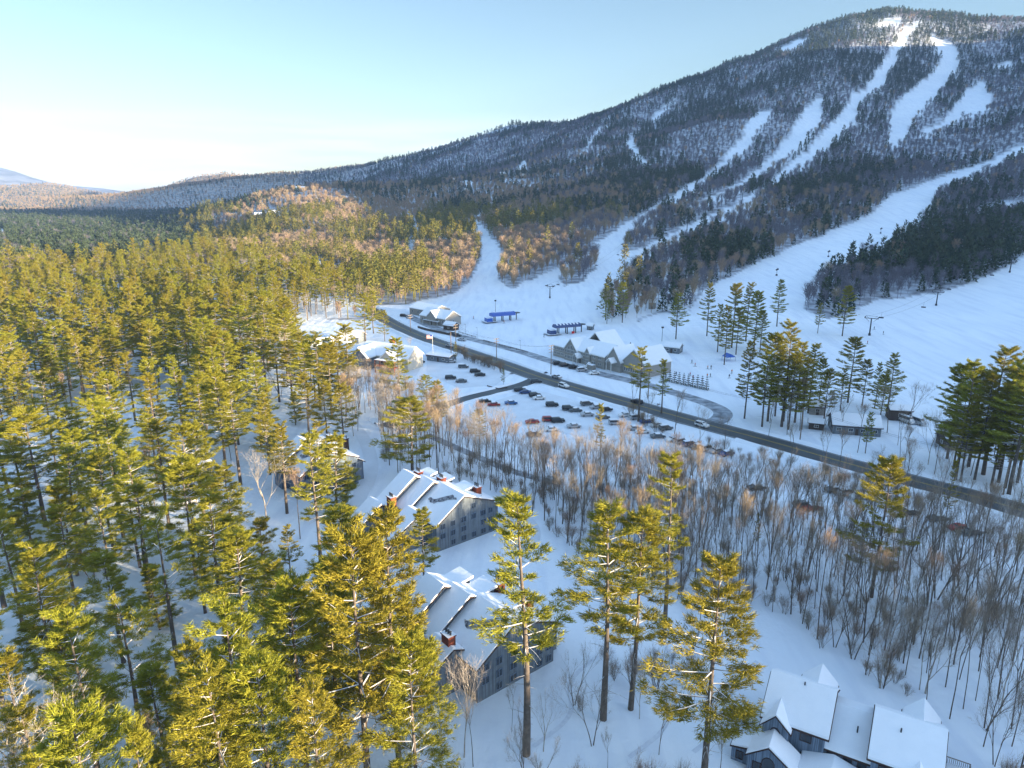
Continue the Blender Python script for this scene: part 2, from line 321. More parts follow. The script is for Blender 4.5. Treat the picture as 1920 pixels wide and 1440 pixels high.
TRAILS = [[(1535, 195, 8), (1522, 220, 15), (1500, 255, 14), (1470, 290, 12), (1430, 322, 9), (1400, 345, 8), (1350, 372, 6), (1290, 395, 5)],
          [(1722, 42, 3), (1700, 62, 6), (1680, 95, 8), (1660, 130, 10), (1645, 160, 8), (1605, 190, 9), (1588, 230, 14), (1548, 265, 12), (1515, 300, 9), (1480, 322, 8), (1455, 345, 9)],
          [(1752, 72, 5), (1775, 95, 14), (1782, 122, 13), (1755, 155, 16), (1712, 195, 17), (1690, 225, 17), (1678, 265, 12)],
          [(1840, 165, 8), (1830, 190, 22), (1800, 212, 12), (1770, 238, 7), (1730, 254, 5)], [(1872, 125, 6), (1890, 124, 6)],
          [(1266, 190, 3), (1225, 228, 5)], [(1143, 236, 2), (1135, 244, 3)], [(1125, 245, 3), (1093, 292, 4)], [(1187, 257, 3), (1180, 275, 6), (1212, 316, 4)],
          [(1512, 76, 3), (1490, 84, 5), (1466, 95, 4)], [(1658, 44, 8), (1682, 46, 8)], [(1540, 355, 5), (1520, 372, 5)], [(1380, 405, 4), (1340, 440, 3)],
          [(770, 484, 7), (765, 462, 5), (785, 440, 5), (775, 415, 4), (750, 395, 3)], [(885, 425, 8), (925, 385, 3), (925, 370, 3)],
          [(985, 305, 4), (975, 320, 6)], [(480, 408, 7), (515, 403, 8), (560, 402, 4)], [(585, 505, 8), (640, 515, 10)], [(530, 357, 3), (570, 357, 3)], [(650, 375, 2), (670, 375, 2)],
          [(90, 510, 8), (145, 511, 10), (180, 514, 7)], [(-10, 516, 7), (20, 517, 6)], [(-10, 438, 4), (10, 436, 6)], [(130, 480, 2), (145, 479, 2)], [(280, 478, 3), (294, 474, 3)],
          [(1000, 350, 3), (940, 335, 3)], [(855, 340, 2), (880, 345, 3)], [(845, 450, 6), (800, 445, 3)], [(700, 498, 5), (690, 500, 4)],
          [(340, 850, 26), (390, 910, 38), (450, 980, 44), (520, 1070, 40), (560, 1170, 44), (590, 1250, 36)], [(190, 1330, 26), (300, 1330, 42), (390, 1340, 44), (380, 1420, 36)], [(-20, 790, 40), (50, 850, 46), (70, 930, 40)], [(600, 706, 24), (700, 728, 30), (790, 742, 26)],
          [(0, 865, 30), (60, 865, 20)], [(520, 790, 20), (600, 900, 25)], [(690, 790, 16), (700, 900, 26), (690, 1010, 34)], [(480, 690, 12), (470, 740, 12)]]
CLUMPS = [[(1045, 520), (1075, 495), (1118, 478), (1120, 500), (1090, 530), (1055, 538)],
          [(1505, 575), (1530, 540), (1565, 512), (1610, 490), (1655, 480), (1700, 445), (1740, 418), (1790, 405), (1840, 410), (1900, 400), (1925, 395), (1925, 475), (1880, 505), (1800, 535), (1760, 550), (1700, 560), (1650, 560), (1600, 585), (1550, 600)],
          [(1745, 405), (1752, 375), (1790, 350), (1840, 335), (1925, 295), (1925, 378), (1850, 390)]]
INN = [(545, 612), (600, 598), (700, 598), (745, 620), (960, 690), (1160, 760), (1300, 815), (1420, 870), (1290, 870), (1150, 850), (1000, 810), (900, 780), (800, 720), (640, 700), (555, 690)]
PINES_L = [(-400, 525), (180, 522), (300, 495), (420, 500), (520, 510), (600, 545), (690, 570), (700, 590), (600, 598), (545, 612), (540, 700), (640, 712), (720, 740), (830, 800), (830, 900), (700, 900), (640, 960),
           (560, 1080), (640, 1200), (800, 1330), (830, 1500), (700, 2500), (-900, 2500), (-900, 900)]
RIVER = [(640, 770), (700, 755), (830, 815), (930, 865), (1080, 905), (1200, 910), (1290, 915), (1420, 945), (1560, 985), (1700, 1010), (1950, 1060), (2100, 1500), (1830, 1500), (1790, 1380), (1700, 1320), (1580, 1250),
         (1480, 1170), (1380, 1130), (1250, 1110), (1120, 1070), (1030, 1000), (960, 930), (830, 900), (720, 880)]
ROADSIDE = [(1180, 782), (1350, 840), (1600, 905), (1900, 1000), (1925, 1050), (1700, 985), (1420, 880), (1200, 800)]
RIGHTWOOD = [(1400, 790), (1560, 800), (1700, 790), (1760, 840), (1925, 850), (2000, 960), (1900, 925), (1700, 880), (1500, 830), (1420, 815)]
LOWER = [(800, 1340), (900, 1400), (1050, 1270), (1150, 1130), (1250, 1110), (1400, 1140), (1440, 1200), (1400, 1320), (1380, 1500), (1200, 2000), (830, 2000)]
ISLAND = [(1130, 578), (1180, 520), (1240, 490), (1300, 462), (1330, 500), (1290, 590), (1245, 580), (1190, 600), (1135, 605)]
def jig(px, py, x, y):
    f_ = (np.asarray(py) < 620) * 1.0; return px + f_ * ((vnoise(x, y, 26, 41) - .5) * 9 + (vnoise(x, y, 9, 42) - .5) * 6), py + f_ * ((vnoise(x, y, 26, 43) - .5) * 6 + (vnoise(x, y, 9, 44) - .5) * 4)
def cover(px, py):
    """0 open, 1 mountain forest, 2 dense pines, 3 bare riverside woods, 4 roadside, 5 right-hand woods, 6 lower clearing"""
    k = np.ones(np.shape(px), int)
    k[inpoly(px, py, PINES_L)] = 2; k[inpoly(px, py, [(-9999, 2500), (-9999, 1441), (830, 1441), (600, 2500)])] = 2
    k[inpoly(px, py, SKI)] = 0; k[inpoly(px, py, [(700, 575), (715, 612), (745, 632), (1000, 718), (1300, 830), (1925, 990), (1925, 930), (1600, 860), (1380, 790), (1160, 700), (900, 640), (800, 600)])] = 0
    k[inpoly(px, py, INN)] = 0
    k[(py > 700) & ~inpoly(px, py, PINES_L) & ~((px < 600) & (py > 1441))] = 0
    k[inpoly(px, py, RIVER)] = 3; k[inpoly(px, py, ROADSIDE)] = 4; k[inpoly(px, py, RIGHTWOOD)] = 5; k[inpoly(px, py, LOWER)] = 6
    for c in CLUMPS: k[inpoly(px, py, c)] = 1
    for t in TRAILS: k[nearline(px, py, t, 1.3 if t[0][1] < 350 else 1)] = 0
    k[inpoly(px, py, ISLAND)] = 7
    return k

# ---------------------------------------------------------------- the ground, one sheet to the horizon
ang = np.concatenate([np.linspace(-math.pi, -.85, 40, endpoint=False), np.linspace(-.85, .85, 520), np.linspace(.85, math.pi, 41)[1:]])[:-1]
rad = np.concatenate([np.linspace(12, 500, 130), np.geomspace(506, 9000, 250), np.geomspace(9600, 24000, 6)])
AN, RA = np.meshgrid(ang, rad); GX = RA * np.sin(AN); GY = RA * np.cos(AN); GZ = height(GX, GY)
GZ = np.where(RA > 9300, GZ * 0 + -61, GZ)
micro = (vnoise(GX, GY, 9, 5) - .5) * .35 + (vnoise(GX, GY, 3.1, 6) - .5) * .12
na, nr = len(ang), len(rad)
V = np.concatenate([[[0, 0, 0.]], np.stack([GX, GY, GZ], -1).reshape(-1, 3)])
i = np.arange(nr - 1)[:, None] * na; j = np.arange(na)[None]; j2 = (j + 1) % na
F = np.stack([1 + i + j, 1 + i + j2, 1 + i + na + j2, 1 + i + na + j], -1).reshape(-1, 4)
F0 = [(0, 1 + (k + 1) % na, 1 + k) for k in range(na)]
me = new_mesh('snowy_ground', V, F[:, ::-1].copy(), [], smooth=True)
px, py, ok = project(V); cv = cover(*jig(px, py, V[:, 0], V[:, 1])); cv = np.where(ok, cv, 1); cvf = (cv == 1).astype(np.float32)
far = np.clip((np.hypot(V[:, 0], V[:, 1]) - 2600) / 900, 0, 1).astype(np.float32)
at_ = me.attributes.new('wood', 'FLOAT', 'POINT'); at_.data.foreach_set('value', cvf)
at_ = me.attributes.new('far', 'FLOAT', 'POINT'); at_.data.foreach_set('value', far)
gm_ = bpy.data.materials.new('ground_snow'); gm_.use_nodes = True; t = gm_.node_tree; b = t.nodes['Principled BSDF']
b.inputs['Roughness'].default_value = .7; b.inputs['Specular IOR Level'].default_value = .25
co = t.nodes.new('ShaderNodeTexCoord')
def nz_(scale, detail=5):
    n = t.nodes.new('ShaderNodeTexNoise'); n.inputs['Scale'].default_value = scale; n.inputs['Detail'].default_value = detail
    t.links.new(co.outputs['Object'], n.inputs['Vector']); return n
def mix_(fac, a, bb):
    x = t.nodes.new('ShaderNodeMixRGB')
    for s, v in ((0, fac), (1, a), (2, bb)):
        if isinstance(v, (tuple, float, int)): x.inputs[s].default_value = v
        else: t.links.new(v, x.inputs[s])
    return x.outputs[0]
def ramp_(src, a, c):
    r = t.nodes.new('ShaderNodeMapRange'); r.inputs['From Min'].default_value = a; r.inputs['From Max'].default_value = c; t.links.new(src, r.inputs[0]); return r.outputs[0]
def mul_(a, c):
    q = t.nodes.new('ShaderNodeMath'); q.operation = 'MULTIPLY'
    for s, v in ((0, a), (1, c)):
        if isinstance(v, float): q.inputs[s].default_value = v
        else: t.links.new(v, q.inputs[s])
    return q.outputs[0]
wa = t.nodes.new('ShaderNodeAttribute'); wa.attribute_name = 'wood'; fa = t.nodes.new('ShaderNodeAttribute'); fa.attribute_name = 'far'
snowc = mix_(ramp_(nz_(.03).outputs[0], .35, .65), (.80, .84, .89, 1), (.74, .79, .86, 1))
tr_ = t.nodes.new('ShaderNodeMapping'); tr_.inputs['Scale'].default_value = (.5, .06, .3); tr_.inputs['Rotation'].default_value = (0, 0, -.8); t.links.new(co.outputs['Object'], tr_.inputs[0])
n9 = t.nodes.new('ShaderNodeTexNoise'); n9.inputs['Scale'].default_value = .55; n9.inputs['Detail'].default_value = 7; t.links.new(tr_.outputs[0], n9.inputs['Vector'])
snowc = mix_(mul_(ramp_(n9.outputs[0], .47, .68), .8), snowc, (.66, .71, .80, 1))
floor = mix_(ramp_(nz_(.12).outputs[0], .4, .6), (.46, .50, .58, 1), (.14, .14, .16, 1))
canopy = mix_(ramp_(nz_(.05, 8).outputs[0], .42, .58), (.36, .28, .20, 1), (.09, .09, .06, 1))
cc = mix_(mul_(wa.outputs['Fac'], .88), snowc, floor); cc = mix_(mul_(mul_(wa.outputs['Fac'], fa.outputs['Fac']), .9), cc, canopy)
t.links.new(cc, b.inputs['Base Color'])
bp = t.nodes.new('ShaderNodeBump'); bp.inputs['Strength'].default_value = .5; bp.inputs['Distance'].default_value = 1.1
hh_ = t.nodes.new('ShaderNodeMath'); hh_.operation = 'ADD'; t.links.new(nz_(.22, 9).outputs[0], hh_.inputs[0]); t.links.new(mul_(n9.outputs[0], .6), hh_.inputs[1]); t.links.new(hh_.outputs[0], bp.inputs['Height']); t.links.new(bp.outputs[0], b.inputs['Normal'])
me.materials.append(gm_)
gobj = link('snowy_ground', me); gobj['kind'] = 'structure'
me2 = new_mesh('ground_cap', np.vstack([[[0, 0, 0]], V[1:na + 1]]), [(0, 1 + k, 1 + (k + 1) % na) for k in range(na)], [gm_])
o = link('ground', me2); o['kind'] = 'structure'

# ---------------------------------------------------------------- roads and lots
def ribbon(name, P, w, z, m, h=0, parent=None):
    """a strip w wide along ground points P lifted z above the land (h>0 gives it a rounded bank section)"""
    P = [Vector((p[0], p[1])) for p in P]; Q = []
    for a, c in zip(P[:-1], P[1:]):
        n = max(1, int((c - a).length / 6)); Q += [a + (c - a) * (k / n) for k in range(n)]
    Q.append(P[-1]); ww = w if hasattr(w, '__len__') else (w, w); V = []; F = []
    prof = [(-.5, 0), (.5, 0)] if not h else [(-.5, -.1), (-.3, h * .7), (0, h), (.28, h * .75), (.5, -.1)]
    for k, q in enumerate(Q):
        d = (Q[min(k + 1, len(Q) - 1)] - Q[max(k - 1, 0)]).normalized(); nrm = Vector((d.y, -d.x)); wd = ww[0] + (ww[1] - ww[0]) * k / (len(Q) - 1)
        for a, hh in prof:
            p = q + nrm * (a * wd); jit = (1 + (random.random() - .5) * .7) if h else 1; V.append((p.x, p.y, hz(p.x, p.y) + z + hh * jit))
    s = len(prof)
    for k in range(len(Q) - 1):
        for c in range(s - 1): F.append((k * s + c, k * s + c + 1, (k + 1) * s + c + 1, (k + 1) * s + c)[::-1])
    o = link(name, new_mesh(name, V, F, [M[m]], smooth=bool(h)), parent); o['kind'] = 'structure'; return o
def smooth(P, n=3):
    P = [Vector(p) for p in P]
    for _ in range(n):
        Q = [P[0]]
        for a, c in zip(P[:-1], P[1:]): Q += [a * .75 + c * .25, a * .25 + c * .75]
        P = Q + [P[-1]]
    return P
def pts(L): return [at(x, y).to_2d() for x, y in L]
def off(P, d):
    P = [Vector(p) for p in P]; Q = []
    for k, q in enumerate(P):
        t_ = (P[min(k + 1, len(P) - 1)] - P[max(k - 1, 0)]).normalized(); Q.append(q + Vector((t_.y, -t_.x)) * d)
    return Q
ROAD = smooth(pts([(690, 578), (735, 608), (800, 636), (870, 658), (940, 682), (1010, 708), (1100, 734), (1200, 762), (1320, 796), (1450, 830), (1580, 868), (1720, 905), (1830, 932), (2000, 985)]), 2)
ribbon('main_road', ROAD, 10.4, .06, 'asphalt')
for d in (-.22, .22): ribbon('centre_line', off(ROAD, d - .5), .14, .066, 'yellow')
for d in (-4.5, 4.5): ribbon('edge_line', off(ROAD, d), .14, .066, 'white_paint')
def banks(P, w, h, gaps):
    run_ = []
    for q in P + [None]:
        if q is not None and all((q - g).length > rad_ for g, rad_ in gaps): run_.append(q)
        else:
            if len(run_) > 2: ribbon('snow_bank', run_, w, 0, 'snow', h)
            run_ = []
GAPS = [(at(1305, 790).to_2d(), 15), (at(1003, 712).to_2d(), 11), (at(720, 590).to_2d(), 14)]
for d in (-6.3, 6.5): banks(off(ROAD, d), 2.6, .8, GAPS)
ACC = smooth(pts([(760, 590), (830, 622), (900, 640), (970, 657), (1040, 680), (1120, 700), (1200, 718), (1270, 738), (1330, 757), (1358, 772), (1352, 787), (1325, 796), (1292, 793), (1262, 784)]), 2)
ribbon('access_road', ACC, 6.5, .05, 'slush')
SIDE = smooth(pts([(1010, 708), (980, 722), (925, 735), (870, 748), (800, 772), (720, 800)]), 2)
ribbon('side_road', SIDE, 5.5, .054, 'asphalt')
for d in (-4, 4): ribbon('snow_bank', off(SIDE[6:], d), 2, 0, 'snow', .6)
def patch(name, L, z, m):
    P = pts(L); V = [(p.x, p.y, hz(p.x, p.y) + z) for p in P]
    o = link(name, new_mesh(name, V, [tuple(range(len(V)))[::-1]], [M[m]])); o['kind'] = 'structure'; return o
for q in ([(900, 760), (1000, 730), (1060, 745), (1180, 785), (1320, 835), (1440, 880), (1380, 890), (1200, 850), (1050, 810), (940, 790)],
          [(800, 675), (870, 670), (960, 700), (930, 722), (860, 728), (800, 700)], [(560, 660), (700, 665), (800, 672), (780, 705), (640, 700), (560, 690)]):
    patch('parking_lot', q, .03, 'packed_snow')
# a far mountain beyond the valley and the air in between
V = []; F = []; prof = [(-900, 250), (-500, 262), (-250, 280), (-100, 298), (0, 314), (30, 322), (60, 333), (95, 342), (140, 349), (190, 353), (240, 360), (300, 372)]
for k, (x_, y_) in enumerate(prof):
    c_ = cpt(x_, y_, 8600); c2 = (c_[0], c_[1], max(c_[2], -60)); jz = (vnoise(np.array([x_]), np.array([3.]), 40, 9)[0] - .5) * 20
    V += [(c2[0] * .78, 6700, -60), (c2[0] * .9, 7700, -60 + (c2[2] + 60) * .5 + jz), c2, (c2[0] * 1.1, 9400, -60)]
for k in range(len(prof) - 1):
    for q_ in range(3): F.append((k * 4 + q_, (k + 1) * 4 + q_, (k + 1) * 4 + q_ + 1, k * 4 + q_ + 1))
M['far_wood'] = mat('far_wooded_slope', (.22, .20, .19), .95, .05, noise=(.004, (.55, .55, .56), .7))
o = link('distant_mountain', new_mesh('distant_mountain', V, F, [M['far_wood']], smooth=True)); o['kind'] = 'structure'
ribbon('wheel_track', smooth(pts([(935, 1075), (985, 1040), (1010, 1000), (985, 965), (930, 935)])), 2.4, .03, 'packed_snow')
ribbon('snowy_lane', smooth(pts([(250, 1420), (330, 1330), (470, 1230), (540, 1130), (500, 1030), (430, 960), (360, 905), (330, 860)])), 4.2, .03, 'packed_snow')
ribbon('snowy_lane', smooth(pts([(700, 1010), (660, 950), (700, 890), (690, 830), (650, 780)])), 4, .03, 'packed_snow')
for k_, (a_, b_) in enumerate([(1420, 1240), (1300, 1250), (1120, 1230), (1060, 1110)]): ribbon('footpath', smooth(pts([(a_, b_), (a_ - 60, b_ + 50), (a_ - 40, b_ + 110), (a_ - 120, b_ + 170)])), .7, .03, 'trodden_snow')
ribbon('river_bank_path', smooth(pts([(800, 815), (880, 850), (960, 885), (1040, 905)])), 3, .04, 'slush')

# ---------------------------------------------------------------- tree kinds (each built once, then copied)
class TB:
    """numpy-friendly collector of limbs (tapered tubes) and leaf / twig blades (triangles)"""
    def __init__(s): s.V = []; s.F = []; s.n = 0
    def add(s, V, F):
        s.V.append(np.asarray(V, float)); s.F.append(np.asarray(F, int) + s.n); s.n += len(V)
    def limb(s, P, R, n=5):
        P = np.asarray(P, float); k = len(P); D = np.gradient(P, axis=0); D /= np.linalg.norm(D, axis=1)[:, None] + 1e-9
        up = np.array([0, 0, 1.]) if abs(D[0][2]) < .8 else np.array([1., 0, 0]); a = np.cross(D, up); a /= np.linalg.norm(a, axis=1)[:, None] + 1e-9; b = np.cross(D, a)
        th = np.arange(n) * 2 * math.pi / n
        V = (P[:, None] + (a[:, None] * np.cos(th)[None, :, None] + b[:, None] * np.sin(th)[None, :, None]) * np.asarray(R)[:, None, None]).reshape(-1, 3)
        i = np.arange(k - 1)[:, None] * n; j = np.arange(n)[None]; j2 = (j + 1) % n
        q = np.stack([i + j, i + j2, i + n + j2, i + n + j], -1).reshape(-1, 4)
        s.add(V, np.concatenate([q[:, [0, 1, 2]], q[:, [0, 2, 3]]]))
    def blades(s, O, D, L, w):
        """flat pointed leaves / twigs from O along D (unit), length L, base width w"""
        O = np.asarray(O); n = len(O); D = D / (np.linalg.norm(D, axis=1)[:, None] + 1e-9)
        r = rng.normal(size=(n, 3)); a = np.cross(D, r); a /= np.linalg.norm(a, axis=1)[:, None] + 1e-9
        L = np.broadcast_to(L, n)[:, None]; w = np.broadcast_to(w, n)[:, None]
        V = np.stack([O - a * w / 2, O + a * w / 2, O + D * L], 1).reshape(-1, 3); s.add(V, np.arange(3 * n).reshape(-1, 3))
    def mesh(s, name, m, smooth=False):
        return new_mesh(name, np.concatenate(s.V), np.concatenate(s.F), [M[m]] if isinstance(m, str) else m, smooth=smooth)

def pine_kind(seed, H=27, base=.35, Lm=4.6, dens=1.0, flat=.5, needle='needle', ragged=.35, bl=.42, bw=.078):
    """eastern white pine: straight trunk, whorls of level limbs, feathery tufts in flat plates"""
    global rng; rng = np.random.default_rng(seed); tr = TB(); cr = TB(); lb = TB()
    z = np.linspace(0, H * .985, 9); lean = rng.normal(0, .25, 2)
    tx = lean[0] * (z / H) ** 2 + .12 * np.sin(z / 5 + seed); ty = lean[1] * (z / H) ** 2
    tr.limb(np.stack([tx, ty, z], -1), .33 * (1 - z / H * .93) * H / 27, 8)
    z0 = H * base; zz = z0
    while zz < H * .97:
        t = (zz - z0) / (H - z0); prof = (min(1, .55 + t * 2.2) if t < .2 else 1) * (1 - t) ** .72 + .1; nb = rng.integers(4, 7) if t < .85 else 5
        a0 = rng.uniform(0, 6.28); cx = np.interp(zz, z, tx); cy = np.interp(zz, z, ty)
        for k in range(nb):
            if rng.random() < ragged * .45 and t < .9: continue
            a = a0 + k * 6.283 / nb + rng.normal(0, .22); L = Lm * prof * rng.uniform(1 - ragged * 1.2, 1.12) * (.8 + .2 * math.sin(a + seed)); zb = zz + rng.normal(0, .25)
            up0 = .05 + .75 * t ** 2 + rng.normal(0, .06); s = np.linspace(0, 1, 5); rise = L * (up0 * s - .12 * (1 - t) * s + .16 * s ** 3)
            d = np.array([math.cos(a), math.sin(a)]); P = np.stack([cx + d[0] * L * s, cy + d[1] * L * s, zb + rise], -1)
            lb.limb(P, np.array([.085, .07, .05, .035, .015]) * (.5 + .12 * L), 4)
            nt_ = int((6 + L * 9.6) * dens * (1.25 if t > .7 else 1)); f = rng.uniform(.22 if t > .3 else .35, 1.02, nt_) ** .75
            lat = rng.normal(0, .36, nt_) * L * (.2 + .5 * f * (1.25 - f)) * .95; n = np.array([-d[1], d[0]])
            O = np.stack([np.interp(f, s, P[:, 0]) + n[0] * lat, np.interp(f, s, P[:, 1]) + n[1] * lat, np.interp(f, s, P[:, 2]) + abs(lat) * .12 + rng.normal(0, .05, nt_)], -1)
            dr = np.stack([d[0] + n[0] * lat / (L * .35 + .3), d[1] + n[1] * lat / (L * .35 + .3), np.full(nt_, .22 + .6 * t)], -1)
            m = 10; OO = np.repeat(O, m, 0) + rng.normal(0, .13, (nt_ * m, 3)) * [1, 1, .35]; DD = np.repeat(dr / np.linalg.norm(dr, axis=1)[:, None], m, 0) + rng.normal(0, .62, (nt_ * m, 3)) * [1, 1, flat]
            cr.blades(OO, DD, rng.uniform(.7, 1.35, nt_ * m) * bl, bw)
        zz += rng.uniform(.85, 1.6) * (1 if t < .75 else .6)
    ot = np.array([[np.interp(H * .97, z, tx), np.interp(H * .97, z, ty), H * .965]]); m = 40
    cr.blades(np.repeat(ot, m, 0) + rng.normal(0, .15, (m, 3)), rng.normal(0, .6, (m, 3)) + [0, 0, 1], bl * 1.3, bw)
    for _ in range(14):   # dead stubs below the crown
        zb = rng.uniform(H * .12, z0 + 2); a = rng.uniform(0, 6.28); L = rng.uniform(.5, 2.4)
        lb.limb([[np.interp(zb, z, tx), 0, zb], [math.cos(a) * L * .6, math.sin(a) * L * .6, zb + .05], [math.cos(a) * L, math.sin(a) * L, zb - .1]], [.04, .025, .01], 3)
    n1 = sum(len(v) for v in tr.V); F1 = np.concatenate(tr.F); F2 = np.concatenate(lb.F) + n1
    tk = new_mesh('trunk', np.concatenate(tr.V + lb.V), np.concatenate([F1, F2]), [M['bark'], M['limb']], fm=np.concatenate([np.zeros(len(F1)), np.ones(len(F2))]))
    return tk, cr.mesh('crown', needle)

def spruce_kind(seed, H=14, Rm=2.6, needle='needle_dark', n=900, base=.06, bl=.7, bw=.3):
    """narrow conical fir with drooping layers"""
    global rng; rng = np.random.default_rng(seed); tr = TB(); cr = TB()
    tr.limb([[0, 0, -1], [0, 0, H * .5], [0, 0, H]], [.17, .1, .02], 5)
    h = rng.beta(1.05, 1.5, n); z = H * (base + (1 - base) * h); z = np.round(z / .75 + rng.normal(0, .16, n)) * .75; z = np.clip(z, .3, H); h = np.clip((z / H - base) / (1 - base), 0, 1)
    a = rng.uniform(0, 6.28, n); lob = .82 + .18 * np.sin(a * 3 + z * 2.1 + seed); r = Rm * (1 - h) ** .85 * lob * rng.uniform(.35, 1, n) ** .6
    O = np.stack([r * np.cos(a), r * np.sin(a), z - r * .22], -1); D = np.stack([np.cos(a), np.sin(a), np.full(n, -.1) + .5 * h], -1) + rng.normal(0, .35, (n, 3))
    cr.blades(O, D, bl * rng.uniform(.7, 1.3, n), bw); cr.blades(np.array([[0, 0, H * .93]] * 8), rng.normal(0, .3, (8, 3)) + [0, 0, 1], bl, bw)
    return tr.mesh('trunk', 'bark'), cr.mesh('crown', needle)

def bare_kind(seed, H=17, fork=.35, spread=.45, depth=5, twigs=900, mt='bark', tw='twig', r0=.15, stems=1, tl=1.0, twd=.024, limbs_min=0):
    """leafless hardwood: forking limbs and a haze of fine twigs"""
    global rng; rng = np.random.default_rng(seed); tr = TB(); lb = TB(); ends = []
    def grow(p, d, L, r, k):
        n = 4; P = [p]; dd = d.copy()
        for _ in range(n):
            dd = dd + rng.normal(0, .03 if k == 0 else .09, 3); dd[2] += .05; dd /= np.linalg.norm(dd); P.append(P[-1] + dd * L / n)
        P = np.array(P); (tr if k == 0 else lb).limb(P, np.linspace(r, r * .62, n + 1), 6 if k < 1 else 4 if k < 3 else 3)
        for q in P[1:]: ends.append((q, dd, k))
        if k >= depth: return
        for c in range(rng.integers(2, 4) if k else 3):
            f = rng.integers(2, n + 1) if c else n; a = rng.uniform(0, 6.28); sp_ = spread * rng.uniform(.5, 1.4) * (1 if k else .8)
            if c == 0: sp_ *= .35
            ax = np.cross(dd, [math.cos(a), math.sin(a), .3]); ax /= np.linalg.norm(ax); nd = dd * math.cos(sp_) + ax * math.sin(sp_); nd[2] += .12
            grow(P[f], nd / np.linalg.norm(nd), L * rng.uniform(.62, .86) if k else (H - L) * rng.uniform(.3, .42), r * (.7 if c == 0 else .5), k + 1)
    for s_ in range(stems):
        a = rng.uniform(0, 6.28); q = .25 * (stems > 1) + .02; d = np.array([q * math.cos(a), q * math.sin(a), 1.]); d /= np.linalg.norm(d)
        grow(np.array([d[0] * .6, d[1] * .6, -.4]), d, H * fork, r0 * rng.uniform(.7, 1), 0)
    E_ = [e for e in ends if e[2] >= 2]; idx = rng.integers(0, len(E_), twigs); O = np.array([E_[k][0] for k in idx]); D = np.array([E_[k][1] for k in idx])
    lb2 = TB(); D = D + rng.normal(0, .5, D.shape) + [0, 0, .25]; Ls = rng.uniform(.5, 1.5, twigs) * tl; lb2.blades(O + rng.normal(0, .1, O.shape), D, Ls, twd)
    D1 = D / np.linalg.norm(D, axis=1)[:, None]; O2 = O + D1 * (Ls * .45)[:, None]; lb2.blades(O2[::2], (D1 + rng.normal(0, .55, D.shape))[::2], (Ls * .6)[::2], twd * .8)
    zs = np.concatenate(lb.V)[:, 2].max(); k = H / zs
    for b in (tr, lb, lb2): b.V = [v * [1, 1, k] for v in b.V]
    L = lb.mesh('limbs', mt); n1 = len(L.vertices)
    # limbs and twigs read as one crown: join them into one mesh with two materials
    Vc = np.concatenate(lb.V + lb2.V); F1 = np.concatenate(lb.F); F2 = np.concatenate(lb2.F) + n1
    bpy.data.meshes.remove(L)
    c = new_mesh('crown', Vc, np.concatenate([F1, F2]), [M['limb'] if mt == 'bark' else M[mt], M[tw]], fm=np.concatenate([np.zeros(len(F1)), np.ones(len(F2))]))
    return tr.mesh('trunk', mt, True), c

PINE = [pine_kind(1, 27, .36, 6.2, ragged=.5), pine_kind(2, 26, .3, 6.6), pine_kind(3, 29, .4, 5.8, .9, ragged=.6), pine_kind(4, 24, .26, 6.8, 1.1, ragged=.3), pine_kind(5, 28, .48, 6.2, .9, ragged=.5),
        pine_kind(6, 25, .4, 6.6, ragged=.45), pine_kind(7, 30, .36, 5.6, .95, ragged=.6),
        pine_kind(8, 20, .12, 5.0, 1.1, ragged=.3), pine_kind(9, 26, .46, 7.4, .85, ragged=.7)]
PINE_H = [27, 26, 29, 24, 28, 25, 30, 20, 26]
SPR = [spruce_kind(11), spruce_kind(12, 12, 2.2), spruce_kind(13, 15, 2.4)]
BARE = [bare_kind(21, 17, .5, .38, twigs=650), bare_kind(22, 19, .58, .32, twigs=600), bare_kind(23, 16, .42, .42, twigs=750), bare_kind(24, 18, .62, .28, twigs=600, tw='twig_red'), bare_kind(25, 15, .4, .4, stems=2, twigs=650), bare_kind(26, 20, .6, .36, twigs=650)]
BARE_H = [17, 19, 16, 18, 15, 20]
PALE = [bare_kind(31, 17, .3, .6, mt='bark_pale', tw='twig_snowy', twigs=700, r0=.2), bare_kind(32, 19, .35, .5, mt='bark_pale', tw='twig_snowy', twigs=600, r0=.22)]
BUSH = [bare_kind(41, 4.5, .2, .5, 3, 700, stems=5, r0=.05, tw='twig_red', tl=.8, twd=.022), bare_kind(42, 3.5, .2, .6, 3, 600, stems=5, r0=.04, tw='twig', tl=.7, twd=.02)]

